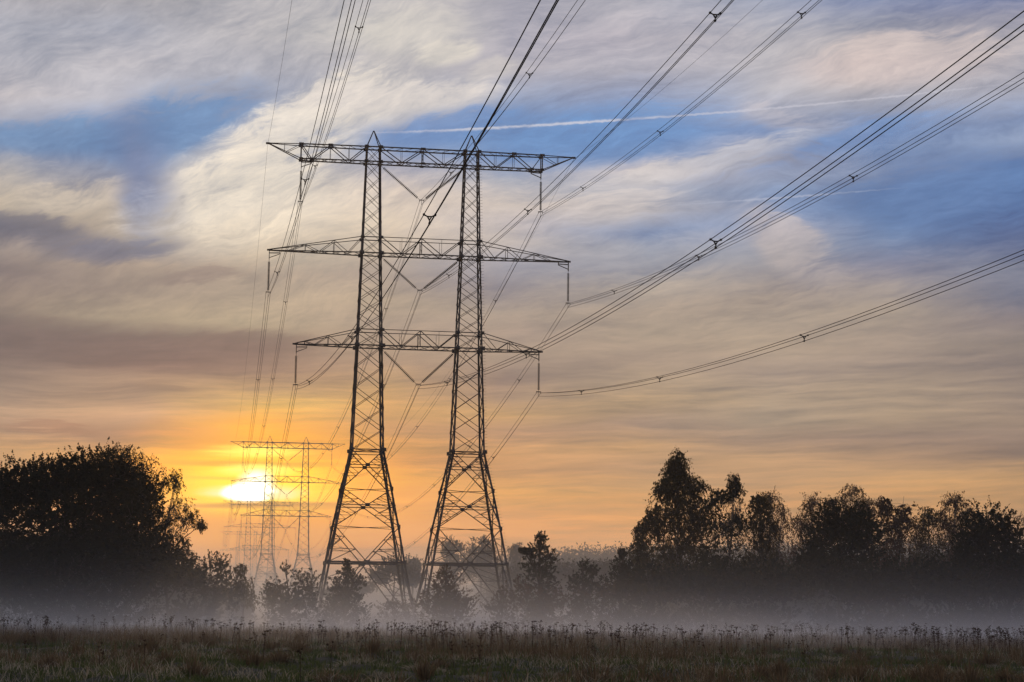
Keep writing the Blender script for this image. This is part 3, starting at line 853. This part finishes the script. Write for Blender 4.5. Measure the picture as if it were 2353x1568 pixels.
def span(v0, v1, sag, dh, spc, names, segs=48, sub=True, rad=.022):
    """all bundles between line positions v0 and v1"""
    Ls = v1 - v0
    for arm in ('top', 'middle', 'bottom'):
        hs, hc, u0 = ATT[arm]
        for side, u, h in (('left', -u0, hs), ('middle', 0.0, hc), ('right', u0, hs)):
            o3 = PY0 + udir * u + vdir * v0 + Vector((0, 0, h))
            root = empty('power_line', o3)
            where = {'left': 'left', 'middle': 'centre', 'right': 'right'}[side]
            an = {'top': 'top', 'middle': 'middle', 'bottom': 'bottom'}[arm]
            tag(root, names[0].format(a=an, w=where), 'power line', names[1])
            def pt(t, du, dz, sgn=1):
                x, y, z = wire_point(0, 0, Ls, dh, sag, t)
                # the three sub-conductors open out from the yoke
                return udir * (du) + vdir * y + Vector((0, 0, z + dz))
            offs = ((-.27, 0), (.27, 0), (0, -.42)) if sub else ((0, 0),)
            ts = np.linspace(0, 1, segs + 1)
            for du, dz in offs:
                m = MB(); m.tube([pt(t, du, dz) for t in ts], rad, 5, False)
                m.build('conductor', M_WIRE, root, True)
            for d in spc.get(side, ()) if sub else ():
                t = d / abs(Ls)
                if t >= 1: continue
                c = pt(t, 0, -.14); m = MB(); uz = Vector((0, 0, 1))
                A = c + udir * -.10 + uz * .05; B = c + udir * .10 + uz * .05; Cc = c - uz * .12
                for p_, q_ in ((A, B), (B, Cc), (Cc, A)): m.bar(p_, q_, .06)
                for p_, (du, dz) in ((A, offs[0]), (B, offs[1]), (Cc, offs[2])):
                    e = pt(t, du, dz); m.bar(p_, e, .055); m.bar(e - vdir * .09, e + vdir * .10, .09)
                m.build('spacer', M_WIRE, root)
    for sg, wn in ((-1, 'left'), (1, 'right')):
        o3 = PY0 + udir * (sg * 19.7) + vdir * v0 + Vector((0, 0, P['hT'] + .0))
        m = MB()
        m.tube([vdir * (Ls * t) + Vector((0, 0, dh * t - 4 * sag * .92 * t * (1 - t) - .15)) for t in np.linspace(0, 1, segs + 1)], rad * .6, 5, False)
        o = m.build('earth_wire', M_WIRE, None, True); o.location = o3
        tag(o, names[2].format(w=wn), 'earth wire', names[1])

span(0, -350.0, 9.85, .55, {'left': (37.2, 101.5, 153, 205), 'middle': (31, 86, 147, 205), 'right': (29.2, 68, 112.5, 160, 205)},
     ('bundle of three wires from the near pylon\'s {a} {w} insulator out over the camera', 'near wires running overhead',
      'single thin wire from the near top arm\'s {w} tip out over the camera'), 60)
span(0, 439.8, 15.0, 0, {'left': (45, 100, 155, 210, 265, 320, 380), 'middle': (50, 105, 160, 215, 270, 330, 385), 'right': (40, 95, 150, 205, 260, 320, 380)},
     ('bundle of three wires from the near pylon\'s {a} {w} insulator away to the second pylon', 'wires between the near and second pylons',
      'single thin wire between the {w} top arm tips of the near and second pylons'), 48)
span(439.8, 810.3, 10.9, 0, {'left': (60, 180, 300), 'middle': (60, 180, 300), 'right': (60, 180, 300)},
     ('faint bundle of three wires between the {a} {w} insulators of the second and third pylons', 'wires between the second and third pylons',
      'faint thin wire between the {w} top arm tips of the second and third pylons'), 32)
span(810.3, 1215.0, 12.5, 0, {},
     ('hair-thin wires between the {a} {w} insulators of the third and farthest pylons', 'wires between the third and farthest pylons',
      'hair-thin wire between the {w} top arm tips of the third and farthest pylons'), 24)

# ------------------------------------------------------------------ falcon on the right mast
def bird():
    c = at(1124, 1191, 238.6)
    prof = [(-.24, .012), (-.16, .022), (-.06, .045), (.02, .075), (.09, .082), (.14, .062), (.165, .045), (.19, .05), (.215, .045), (.235, .015)]
    m = MB(); m.tube([(0.02 * (z > .15), -.03 * z, z) for z, r in prof], [r for z, r in prof], 10)
    o = m.build('bird', M_FEATHER, None, True); o.location = c
    b = MB(); b.tube([(.02, -.045, .20), (.03, -.085, .19)], [.014, .002], 5); b.build('beak', M_FEATHER, o)
    w_ = MB()
    for s in (-1, 1): w_.tube([(s * .06, .02, .12), (s * .078, .03, .0), (s * .03, .04, -.17)], [.03, .035, .008], 6)
    w_.build('folded_wings', M_FEATHER, o)
    l = MB()
    for s in (-1, 1): l.tube([(s * .025, 0, -.03), (s * .025, .01, -.12)], .01, 4)
    l.build('legs', M_FEATHER, o)
    tag(o, 'small dark bird of prey perched upright on a strut of the right mast', 'bird')
bird()

# ------------------------------------------------------------------ trees
def vnoise(Pn, s, seed):
    q = Pn * s + seed
    return (np.sin(q[:, 0] * 1.7 + 1.3 * np.sin(q[:, 2] * 1.1 + seed)) + np.sin(q[:, 1] * 1.9 + 1.1 * np.sin(q[:, 0] * .9)) + np.sin(q[:, 2] * 2.1 + 1.2 * np.sin(q[:, 1] * 1.3 + 2))) / 3

def leaves_mesh(C, D, size, droop, r):
    """C centres, D twig directions; each row one leaf clump element (kite of two triangles)"""
    n = len(C)
    a = r.normal(size=(n, 3)); a /= np.linalg.norm(a, axis=1)[:, None]
    b = np.cross(a, r.normal(size=(n, 3))); b /= np.linalg.norm(b, axis=1)[:, None] + 1e-9
    s = size * (.35 + 1.3 * r.random(n) ** 1.5)[:, None]
    if droop: a[:, 2] = -abs(a[:, 2]) - .8; a /= np.linalg.norm(a, axis=1)[:, None]
    V = np.stack([C - a * s * .5, C + b * s * .28, C + a * s * .5, C - b * s * .28], 1).reshape(-1, 3)
    Q = np.arange(n)[:, None] * 4 + np.array([[0, 1, 2, 3]])
    return V, Q

def tree(name, kind, lobes, Y, base, label, cat='tree', group=None, leaf=None, bark=None, dens=1.0, leafm=.26, gap=-.9, twig=.8, trunk=None, seed=0, core=True, skirt=None):
    if skirt is None:
        xs_ = [l[0] for l in lobes if l[1] > 1300] or [base]
        skirt = [((min(xs_) + max(xs_)) / 2, max(30, (max(xs_) - min(xs_)) / 2 + 38), 3.2)] if core and Y < 240 else []
    """lobes: (cx, cy, rx, ry) read off the view at distance Y; each becomes a real ellipsoid of foliage"""
    r = np.random.default_rng(1000 + seed)
    k = Y / F
    bp = at(base, 1400, Y); gx = bp.x; g = float(gz(gx, Y))
    org = np.array((gx, Y, g))
    Ls = []
    for l in lobes:
        c = at(l[0], l[1], Y); Ls.append((np.array(c) - org, l[2] * k, (l[2] * .55 + l[3] * .45) * k * (l[4] if len(l) > 4 else 1.0), l[3] * k))
    # shift lobes in depth so that the crown has a body of its own
    for sk in skirt:
        c = at(sk[0], 1400, Y); Ls.append((np.array((c[0] - gx, 0, sk[2] * .45)), sk[1] * k, sk[1] * k * .8, sk[2] * .6))
    for i, (c, a, b, h) in enumerate(Ls):
        if i: c[1] += r.uniform(-.35, .35) * b
    V = []; Q = []; nq = 0; ends = []
    for c, a, b, h in Ls:
        vol = a * h
        nc = int(dens * (28 * vol + 26) * (1.7 if kind == 'birch' else 1.15))
        d = r.normal(size=(nc, 3)); d /= np.linalg.norm(d, axis=1)[:, None]
        rad = r.random(nc) ** (1 / 2.6)
        # bumpy outline
        bump = 1 + .16 * vnoise(d * 3, 1.3, seed + a) + .10 * vnoise(d * 7, 1.1, seed)
        p_ = d * (rad * bump)[:, None] * np.array((a, b, h)) + c
        keep = vnoise(p_, .75, seed * 1.7) > gap
        p_ = p_[keep]; d = d[keep]; rad = rad[keep]
        p_[:, 2] = np.maximum(p_[:, 2], .15)
        ends.append((c, p_[::max(1, len(p_) // 60)]))
        out_ = d * np.array((1, 1, .6))
        if kind == 'birch': tw = out_ * .35 + np.array((0, 0, -1.0)) * (.25 + .8 * r.random((len(d), 1)))
        elif kind == 'pine': tw = out_ * .9 + np.array((0, 0, .75))
        else: tw = out_ * .7 + np.array((0, 0, .55))
        tw = tw + r.normal(0, .25, tw.shape)
        tw /= np.linalg.norm(tw, axis=1)[:, None]
        per = 22 if kind != 'birch' else 26
        L = twig * (.5 + .9 * r.random((len(p_), 1, 1))) * min(1.0, max(.4, min(b, h) / 1.5))
        t = r.random((len(p_), per, 1))
        C = p_[:, None, :] + tw[:, None, :] * L * t + r.normal(0, .10 * twig, (len(p_), per, 3)) * (1.15 - t)
        C = C.reshape(-1, 3)
        C[:, 2] = np.maximum(C[:, 2], .05)
        v, q = leaves_mesh(C, None, leafm * .72, kind == 'birch', r)
        V.append(v); Q.append(q + nq); nq += len(v)
        if core and min(b, h) > 0.95:
            ni = int(30 * vol + 60)
            d2 = r.normal(size=(ni, 3)); d2 /= np.linalg.norm(d2, axis=1)[:, None]
            ci = d2 * (r.random(ni) ** .4 * .84)[:, None] * np.array((a, b, h)) + c
            ci = ci[vnoise(ci, .75, seed * 1.7) > gap - .05]; ci[:, 2] = np.maximum(ci[:, 2], .3)
            if len(ci):
                v, q = leaves_mesh(ci, None, leafm * 2.6, False, r)
                V.append(v); Q.append(q + nq); nq += len(v)
    root = empty(name, Vector(org))
    tag(root, label, cat, group)
    np_mesh('crown', np.concatenate(V), np.concatenate(Q), leaf, root)
    tb = MB()
    top = max(c[2] + h * .6 for c, a, b, h in Ls); xt = [c for c, a, b, h in Ls if c[2] + h * .6 == top][0][0]
    R0 = trunk if trunk else (.007 * top + .04 if kind == 'birch' else .018 * top + .05)
    zz = np.linspace(-.2, top, 9)
    ph = r.uniform(0, 6)
    tp = np.stack([xt * (zz / top) ** 1.3 + .12 * np.sin(zz * .5 + ph), .1 * np.cos(zz * .6 + ph), zz], -1)
    tb.tube(tp, R0 * (1 - .9 * (zz / top).clip(0, 1)), 7)
    for c, es in ends:
        z0 = max(.4, min(c[2] * .62, top * .8)); x0 = np.interp(z0, zz, tp[:, 0])
        a0 = np.array((x0, 0, z0)); mid = a0 + (c - a0) * .5 + np.array((0, 0, .3))
        tb.tube([a0, mid, c], [R0 * .5, R0 * .33, R0 * .2], 5, False)
        for e in es[:34]:
            m1 = c + (e - c) * .55 + r.normal(0, .12, 3)
            tb.tube([c, m1, e], [R0 * .17, R0 * .1, .012], 3, False)
    tb.build('trunk', bark or M_BARK, root)
    return root

# ---- left clump
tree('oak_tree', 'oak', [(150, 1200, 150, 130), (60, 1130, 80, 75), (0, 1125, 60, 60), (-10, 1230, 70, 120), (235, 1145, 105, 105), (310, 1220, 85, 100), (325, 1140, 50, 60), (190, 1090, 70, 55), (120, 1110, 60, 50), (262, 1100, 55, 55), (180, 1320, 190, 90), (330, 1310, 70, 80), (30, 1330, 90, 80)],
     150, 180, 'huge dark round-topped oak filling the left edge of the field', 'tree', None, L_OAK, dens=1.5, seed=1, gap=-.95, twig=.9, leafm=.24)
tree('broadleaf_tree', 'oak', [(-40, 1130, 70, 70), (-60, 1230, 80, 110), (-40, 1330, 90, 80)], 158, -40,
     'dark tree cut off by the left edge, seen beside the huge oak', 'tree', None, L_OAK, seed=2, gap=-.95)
tree('birch_tree', 'birch', [(285, 1050, 45, 34), (330, 1080, 45, 40), (240, 1045, 35, 26), (300, 1130, 60, 70), (310, 1240, 60, 90)], 205, 300,
     'pale hazy brown birch rising behind the top of the huge oak', 'tree', None, L_BROWN, M_BIRCHBARK, seed=3, gap=-.25, dens=.8, twig=1.1, leafm=.2, core=False)
tree('birch_tree', 'birch', [(372, 1118, 36, 42), (400, 1165, 38, 50), (438, 1188, 28, 24), (405, 1105, 20, 26), (385, 1240, 50, 60), (462, 1206, 12, 14), (430, 1265, 26, 34), (350, 1180, 50, 70)], 153, 350,
     'drooping birch branches hanging past the right side of the huge oak against the orange sky', 'tree', None, L_BIRCH, M_BIRCHBARK, seed=4, gap=-.12, dens=.85, twig=.8, leafm=.16, core=False)
tree('broadleaf_tree', 'oak', [(395, 1300, 42, 60), (360, 1290, 45, 70), (420, 1340, 45, 50)], 152, 390,
     'dark leafy tree low on the right shoulder of the huge oak', 'tree', None, L_OAK, seed=5, gap=-.5, dens=.9)
SHRUBS = 'shrubs and young trees in the mist'
tree('shrub', 'oak', [(485, 1330, 55, 50), (505, 1295, 22, 24), (450, 1330, 30, 40), (520, 1360, 50, 45)], 160, 490,
     'dark bushy shrub with a pointed tip, right of the drooping birch', 'shrub', SHRUBS, L_OAK, seed=6, gap=-.45, twig=.7, leafm=.2)
tree('young_birch', 'birch', [(552, 1312, 16, 18), (560, 1345, 24, 28), (575, 1375, 24, 24)], 158, 560,
     'wispy young birch between the pointed dark shrub and the bushes by the mast', 'tree', SHRUBS, L_BIRCH, M_BIRCHBARK, seed=7, gap=-.2, dens=1.3, twig=.5, leafm=.14, core=False)
tree('shrub', 'oak', [(648, 1345, 40, 36), (655, 1312, 16, 16), (690, 1335, 26, 24), (622, 1362, 24, 28), (715, 1345, 18, 34), (700, 1375, 40, 30), (650, 1385, 55, 26)], 165, 665,
     'dark many-peaked bush just left of the left mast\'s foot', 'shrub', SHRUBS, L_OAK, seed=8, gap=-.35, twig=.6, leafm=.17)

PK = dict(cat='tree', group=SHRUBS, leaf=L_PINE, gap=-.45, twig=.55, leafm=.19, dens=1.5)
tree('pine_tree', 'pine', [(797, 1300, 8, 14), (795, 1320, 20, 16), (815, 1338, 28, 18), (775, 1347, 26, 20), (795, 1370, 46, 26), (768, 1388, 36, 24)], 172, 795,
     'small pine standing in front of the foot of the left mast', seed=81, **PK)
tree('pine_tree', 'pine', [(1243, 1238, 12, 16), (1238, 1262, 24, 18), (1258, 1280, 26, 18), (1216, 1274, 20, 14), (1203, 1266, 9, 7), (1240, 1306, 46, 22), (1240, 1345, 48, 38)], 170, 1240,
     'tallest of the young pines, right of the right mast', seed=82, **PK)
tree('pine_tree', 'pine', [(1340, 1303, 18, 16), (1364, 1312, 14, 14), (1320, 1328, 24, 18), (1345, 1348, 42, 30)], 175, 1342,
     'low broad pine between the tallest young pine and the tall birches', seed=83, **PK)
tree('pine_tree', 'pine', [(1430, 1272, 8, 16), (1424, 1298, 18, 22), (1442, 1322, 28, 28), (1412, 1348, 36, 36)], 168, 1425,
     'scruffy pine leaning against the left foot of the tall birch', seed=84, **PK)
tree('shrub', 'oak', [(1022, 1350, 40, 40), (1022, 1318, 18, 18), (1000, 1385, 50, 32), (1050, 1385, 48, 34)], 165, 1022,
     'dome-shaped leafy bush in front of the right mast\'s left foot', 'shrub', SHRUBS, L_BROWN, seed=10, gap=-.7, twig=.5, leafm=.16, dens=1.4)
tree('shrub', 'oak', [(1160, 1370, 26, 30), (1150, 1395, 34, 22), (1130, 1400, 30, 14)], 170, 1155,
     'small reddish bush at the right foot of the right mast', 'shrub', SHRUBS, L_BROWN, seed=11, gap=-.6, twig=.4, leafm=.14)
tree('shrub', 'oak', [(1215, 1375, 50, 30), (1270, 1380, 50, 28), (1195, 1350, 20, 22)], 164, 1235,
     'low brownish bush below the tallest young pine', 'shrub', SHRUBS, L_BROWN, seed=12, gap=-.5, twig=.5, leafm=.16)
tree('shrub', 'oak', [(1345, 1385, 55, 26), (1400, 1370, 36, 32)], 166, 1370,
     'low dull bush below the low broad pine', 'shrub', SHRUBS, L_BIRCH, seed=13, gap=-.5, twig=.5, leafm=.16)
tree('shrub', 'oak', [(895, 1390, 20, 14), (930, 1392, 26, 14)], 200, 912,
     'low misty bush between the two masts', 'shrub', SHRUBS, L_BROWN, seed=14, gap=-.4, twig=.4, leafm=.15)

# ---- right clump
RT = 'birches along the right of the field'
tree('birch_tree', 'birch', [(1556, 1068, 22, 40), (1552, 1090, 30, 36), (1558, 1120, 44, 42), (1525, 1130, 26, 30), (1600, 1125, 30, 34), (1545, 1180, 62, 52), (1500, 1205, 28, 34), (1610, 1190, 36, 50), (1560, 1260, 95, 60), (1472, 1215, 14, 22), (1470, 1270, 26, 50), (1540, 1330, 90, 50)], 182, 1562,
     'tallest birch of the right clump, with a narrow pointed top', 'tree', RT, L_BIRCH, M_BIRCHBARK, seed=20, gap=-.45, dens=1.35, twig=.9, leafm=.2, core=True)
tree('birch_tree', 'birch', [(1686, 1108, 13, 24), (1688, 1138, 26, 32), (1690, 1170, 38, 40), (1650, 1150, 30, 32), (1672, 1210, 56, 60), (1665, 1290, 70, 60)], 178, 1675,
     'second tallest birch with a pointed dark top, right of the tallest birch', 'tree', RT, L_OAK, M_BIRCHBARK, seed=21, gap=-.4, dens=1.15, twig=.8, leafm=.19)
tree('birch_tree', 'birch', [(1745, 1160, 24, 32), (1750, 1220, 36, 60), (1745, 1290, 50, 60)], 180, 1748,
     'slender dark birch, third from the left in the right clump', 'tree', RT, L_BIRCH, M_BIRCHBARK, seed=22, gap=-.45, dens=1.3, twig=.9, leafm=.19)
tree('birch_tree', 'birch', [(1800, 1160, 26, 26), (1770, 1150, 24, 22), (1795, 1215, 40, 50), (1800, 1280, 46, 60)], 215, 1800,
     'hazy brown birch behind the slender dark birch', 'tree', RT, L_BROWN, M_BIRCHBARK, seed=23, gap=-.4, dens=1.0, twig=1.1, leafm=.2, core=False)
tree('birch_tree', 'birch', [(1868, 1155, 26, 24), (1840, 1200, 18, 26), (1862, 1210, 30, 40), (1850, 1290, 40, 60)], 225, 1858,
     'pale hazy birch in the dip left of the big dark oak', 'tree', RT, L_BROWN, M_BIRCHBARK, seed=24, gap=-.3, dens=.9, twig=1.2, leafm=.2, core=False)
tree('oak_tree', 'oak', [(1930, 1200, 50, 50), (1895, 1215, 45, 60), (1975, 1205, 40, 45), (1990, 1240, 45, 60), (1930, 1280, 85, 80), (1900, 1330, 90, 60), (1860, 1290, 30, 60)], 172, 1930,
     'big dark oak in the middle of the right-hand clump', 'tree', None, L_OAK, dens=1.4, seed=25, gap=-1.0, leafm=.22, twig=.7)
tree('birch_tree', 'birch', [(1955, 1140, 34, 30), (1990, 1165, 22, 24), (1915, 1155, 18, 14), (1950, 1200, 50, 50)], 232, 1955,
     'pale brown birch top showing above the big dark oak', 'tree', RT, L_BROWN, M_BIRCHBARK, seed=26, gap=-.35, dens=1.0, twig=1.2, leafm=.22, core=False)
tree('birch_tree', 'birch', [(2075, 1160, 36, 32), (2030, 1165, 22, 26), (2060, 1215, 50, 50), (2050, 1290, 60, 70)], 198, 2060,
     'grey-brown birch with a rounded top just right of the big dark oak', 'tree', RT, L_BROWN, M_BIRCHBARK, seed=27, gap=-.3, dens=1.0, twig=1.0, leafm=.2)
tree('birch_tree', 'birch', [(2135, 1185, 24, 24), (2110, 1215, 26, 34), (2130, 1260, 40, 60), (2125, 1320, 50, 50)], 202, 2128,
     'lower thin birch in the gap between two rounded birch tops', 'tree', RT, L_BIRCH, M_BIRCHBARK, seed=28, gap=-.4, dens=1.2, twig=1.0, leafm=.19, core=False)
tree('birch_tree', 'birch', [(2195, 1155, 24, 26), (2220, 1180, 20, 22), (2175, 1195, 26, 32), (2195, 1230, 40, 50), (2180, 1300, 50, 60)], 206, 2190,
     'brown birch rising just left of the rounded oak at the right edge', 'tree', RT, L_BROWN, M_BIRCHBARK, seed=29, gap=-.4, dens=1.2, twig=1.1, leafm=.2, core=False)
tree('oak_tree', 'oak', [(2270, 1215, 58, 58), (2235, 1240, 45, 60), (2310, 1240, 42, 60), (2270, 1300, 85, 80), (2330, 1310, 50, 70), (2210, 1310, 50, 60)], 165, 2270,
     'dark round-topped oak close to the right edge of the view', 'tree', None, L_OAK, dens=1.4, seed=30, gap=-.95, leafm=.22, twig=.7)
tree('birch_tree', 'birch', [(2365, 1215, 26, 40), (2380, 1280, 40, 60), (2360, 1330, 40, 50)], 210, 2370,
     'hazy birch cut off by the right edge, behind the rounded oak', 'tree', RT, L_BROWN, M_BIRCHBARK, seed=31, gap=-.1, dens=.8, leafm=.2, core=False)
for i, (x, w_, y, Y, lab) in enumerate([
    (1490, 70, 1340, 160, 'dark undergrowth below the tallest birch of the right clump'),
    (1620, 90, 1335, 165, 'dark undergrowth below the second tallest birch'),
    (1760, 90, 1340, 163, 'dark undergrowth below the slender birch, left of the big oak'),
    (2080, 100, 1330, 168, 'dark undergrowth between the big oak and the round oak at right'),
    (2200, 80, 1340, 162, 'dark undergrowth at the left foot of the round oak at right'),
    (2350, 70, 1340, 168, 'dark undergrowth under the right edge of the round oak at right'),
    (2000, 80, 1345, 160, 'dark undergrowth at the right foot of the big oak')]):
    tree('undergrowth_shrub', 'oak', [(x, y, w_, 50), (x - w_ * .5, y + 15, w_ * .6, 40), (x + w_ * .5, y + 10, w_ * .6, 45)], Y, x, lab, 'shrub', 'undergrowth below the right-hand trees', L_OAK, seed=40 + i, gap=-.9, leafm=.24, twig=.6)

# ---- farther trees
FT = 'far trees fading in the mist'
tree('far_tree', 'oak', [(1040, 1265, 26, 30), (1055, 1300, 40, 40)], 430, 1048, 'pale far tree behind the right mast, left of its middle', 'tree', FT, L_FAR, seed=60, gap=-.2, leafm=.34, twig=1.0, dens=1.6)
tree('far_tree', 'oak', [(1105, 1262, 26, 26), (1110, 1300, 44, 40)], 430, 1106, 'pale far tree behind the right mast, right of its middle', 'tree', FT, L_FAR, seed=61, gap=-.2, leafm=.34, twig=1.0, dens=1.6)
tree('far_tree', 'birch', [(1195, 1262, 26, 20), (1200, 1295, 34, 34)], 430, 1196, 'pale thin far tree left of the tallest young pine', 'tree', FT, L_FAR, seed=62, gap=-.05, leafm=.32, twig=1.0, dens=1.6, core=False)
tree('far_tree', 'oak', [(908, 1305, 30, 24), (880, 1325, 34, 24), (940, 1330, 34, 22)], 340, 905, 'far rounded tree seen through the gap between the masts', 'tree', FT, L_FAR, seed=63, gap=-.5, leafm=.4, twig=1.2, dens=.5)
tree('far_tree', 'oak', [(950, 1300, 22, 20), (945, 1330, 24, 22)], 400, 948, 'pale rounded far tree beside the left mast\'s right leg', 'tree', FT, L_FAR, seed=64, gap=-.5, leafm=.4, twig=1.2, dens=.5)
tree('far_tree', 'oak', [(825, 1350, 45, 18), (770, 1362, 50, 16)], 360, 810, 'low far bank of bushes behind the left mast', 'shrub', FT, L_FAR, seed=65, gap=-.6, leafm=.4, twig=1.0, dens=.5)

def wood(name, Y, x0, x1, prof, n, label, seed, lw=9.0, leafsz=.8, zb=1.0):
    """far-off wood that reads as one mass"""
    r = np.random.default_rng(seed); V = []; Q = []; nq = 0
    for i in range(n):
        xd = x0 + (x1 - x0) * (i + r.random()) / n
        yd = np.interp(xd, [p_[0] for p_ in prof], [p_[1] for p_ in prof]) + r.uniform(-4, 9)
        Yy = Y + r.uniform(0, 70)
        tpz = at(xd, yd, Yy); g = float(gz(tpz.x, Yy)); H = tpz.z - g
        if H < 1: continue
        w_ = H * r.uniform(.22, .36)
        nl = int(2000)
        d = r.normal(size=(nl, 3)); d /= np.linalg.norm(d, axis=1)[:, None]
        rd = (r.random(nl) ** .45)[:, None]
        C = d * rd * np.array((w_, w_, H * .46)) * (1 + .12 * np.clip(r.normal(size=(nl, 1)), -1, 1)) + np.array((tpz.x, Yy, g + H * .52))
        v, q = leaves_mesh(C, None, max(.3, H * .034), False, r)
        V.append(v); Q.append(q + nq); nq += len(v)
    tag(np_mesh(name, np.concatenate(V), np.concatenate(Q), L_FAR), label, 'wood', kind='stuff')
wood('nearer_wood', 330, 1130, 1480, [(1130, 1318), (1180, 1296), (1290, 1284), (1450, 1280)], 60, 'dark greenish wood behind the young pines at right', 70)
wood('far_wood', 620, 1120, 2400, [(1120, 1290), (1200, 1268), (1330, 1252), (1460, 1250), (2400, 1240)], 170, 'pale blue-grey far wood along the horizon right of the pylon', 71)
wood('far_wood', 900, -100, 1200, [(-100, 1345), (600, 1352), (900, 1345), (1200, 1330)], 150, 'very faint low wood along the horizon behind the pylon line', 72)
wood('hedge_bank', 185, -60, 560, [(-60, 1225), (280, 1215), (360, 1270), (450, 1325), (560, 1370)], 90, 'dark hedge closing the space under the left trees', 73)
wood('hedge_bank', 200, 1440, 2420, [(1440, 1345), (1520, 1290), (1800, 1275), (2400, 1265)], 110, 'dark hedge closing the space under the right-hand trees', 74)

# ------------------------------------------------------------------ air
def vol_mat(name, dens, col, aniso):
    m, nt, out = new_mat(name)
    v = N(nt, 'ShaderNodeVolumePrincipled')
    v.inputs['Color'].default_value = col + (1,); v.inputs['Density'].default_value = dens
    v.inputs['Anisotropy'].default_value = aniso
    nt.links.new(v.outputs[0], out.inputs['Volume'])
    return m

def box(name, x0, x1, y0, y1, z0, z1, mat, bumps=0.0, seed=0):
    if not bumps:
        V = [(x, y, z) for z in (z0, z1) for x, y in ((x0, y0), (x1, y0), (x1, y1), (x0, y1))]
        Q = [(3, 2, 1, 0), (4, 5, 6, 7), (0, 1, 5, 4), (1, 2, 6, 5), (2, 3, 7, 6), (3, 0, 4, 7)]
        return np_mesh(name, np.array(V), np.array(Q), mat)
    nx, ny = 80, 90
    xs = np.linspace(x0, x1, nx); ys = y0 + (y1 - y0) * np.linspace(0, 1, ny) ** 2.2
    XX, YY = np.meshgrid(xs, ys)
    Z = z1 + bumps * (np.sin(XX * .031 + seed + 1.5 * np.sin(YY * .013)) + .6 * np.sin(YY * .027 + seed * 2 + np.sin(XX * .02)) + .4 * np.sin(XX * .083 + YY * .03 + seed)) 
    edge = np.clip((YY - y0) / 45.0, 0, 1); edge = edge * edge * (3 - 2 * edge)
    Z = z0 + .3 + (Z - z0 - .3) * edge if y0 > 0 else Z
    top = np.stack([XX, YY, Z], -1).reshape(-1, 3); bot = top.copy(); bot[:, 2] = z0
    n = nx * ny; i = np.arange(ny - 1)[:, None] * nx; j = np.arange(nx - 1)[None, :]
    Qt = np.stack([i + j, i + j + 1, i + nx + j + 1, i + nx + j], -1).reshape(-1, 4)
    Qb = Qt[:, ::-1] + n
    side = []
    for a in range(nx - 1):
        side += [(a + 1, a, a + n, a + 1 + n)]
        b = (ny - 1) * nx + a; side += [(b, b + 1, b + 1 + n, b + n)]
    for a in range(ny - 1):
        b = a * nx; side += [(b, b + nx, b + nx + n, b + n)]
        b = a * nx + nx - 1; side += [(b + nx, b, b + n, b + nx + n)]
    return np_mesh(name, np.concatenate([top, bot]), [Qt, Qb, np.array(side)], mat)

tag(box('haze', -2600, 2600, -400, 4100, -3, 64, vol_mat('haze_air', 0.00024, (.74, .72, .70), .5)), kind='stuff', label='thin morning haze filling the whole valley air', cat='haze')
def mist_mat():
    m, nt, out = new_mat('ground_mist_air')
    v = N(nt, 'ShaderNodeVolumePrincipled'); v.inputs['Color'].default_value = (.94, .95, .97, 1); v.inputs['Anisotropy'].default_value = .6
    tc = N(nt, 'ShaderNodeTexCoord'); sp_ = N(nt, 'ShaderNodeSeparateXYZ'); nt.links.new(tc.outputs['Object'], sp_.inputs[0])
    z = sp_.outputs[2]
    def ex(a, sc): return math_n(nt, 'MULTIPLY', math_n(nt, 'EXPONENT', math_n(nt, 'MULTIPLY', math_n(nt, 'ADD', z, .5), -1.0 / sc)), a)
    d = math_n(nt, 'ADD', ex(.085, .80), ex(.0055, 2.3))
    st = N(nt, 'ShaderNodeMapRange', interpolation_type='SMOOTHSTEP'); st.inputs[1].default_value = 45; st.inputs[2].default_value = 150
    nt.links.new(sp_.outputs[1], st.inputs[0])
    fa = N(nt, 'ShaderNodeMapRange', interpolation_type='SMOOTHSTEP'); fa.inputs[1].default_value = 200; fa.inputs[2].default_value = 330
    nt.links.new(sp_.outputs[1], fa.inputs[0])
    d = math_n(nt, 'ADD', d, math_n(nt, 'MULTIPLY', math_n(nt, 'ADD', ex(.0036, 8.0), .00032), fa.outputs[0]))
    mp = N(nt, 'ShaderNodeMapping'); mp.inputs['Scale'].default_value = (.022, .012, .25); nt.links.new(tc.outputs['Object'], mp.inputs[0])
    no = N(nt, 'ShaderNodeTexNoise'); no.inputs['Scale'].default_value = 1.0; no.inputs['Detail'].default_value = 2; nt.links.new(mp.outputs[0], no.inputs['Vector'])
    f = math_n(nt, 'ADD', math_n(nt, 'MULTIPLY', no.outputs[0], 1.6), .2)
    nt.links.new(math_n(nt, 'MULTIPLY', math_n(nt, 'MULTIPLY', d, st.outputs[0]), f), v.inputs['Density'])
    nt.links.new(v.outputs[0], out.inputs['Volume'])
    return m
tag(box('ground_mist', -700, 700, 36, 1500, -1.5, 63, mist_mat()), 'white ground mist lying over the back of the field round the trees', 'mist', None, 'stuff')

# ------------------------------------------------------------------ render settings
S.view_settings.view_transform = 'Standard'; S.view_settings.look = 'None'
S.view_settings.exposure = 0; S.view_settings.gamma = 1
cy = S.cycles
cy.use_denoising = True
cy.max_bounces = 4; cy.diffuse_bounces = 2; cy.glossy_bounces = 2; cy.transmission_bounces = 2; cy.volume_bounces = 2; cy.transparent_max_bounces = 16
cy.use_adaptive_sampling = False
cy.volume_step_rate = 0.5; cy.volume_preview_step_rate = 0.5; cy.volume_max_steps = 64
cy.sample_clamp_indirect = 4.0
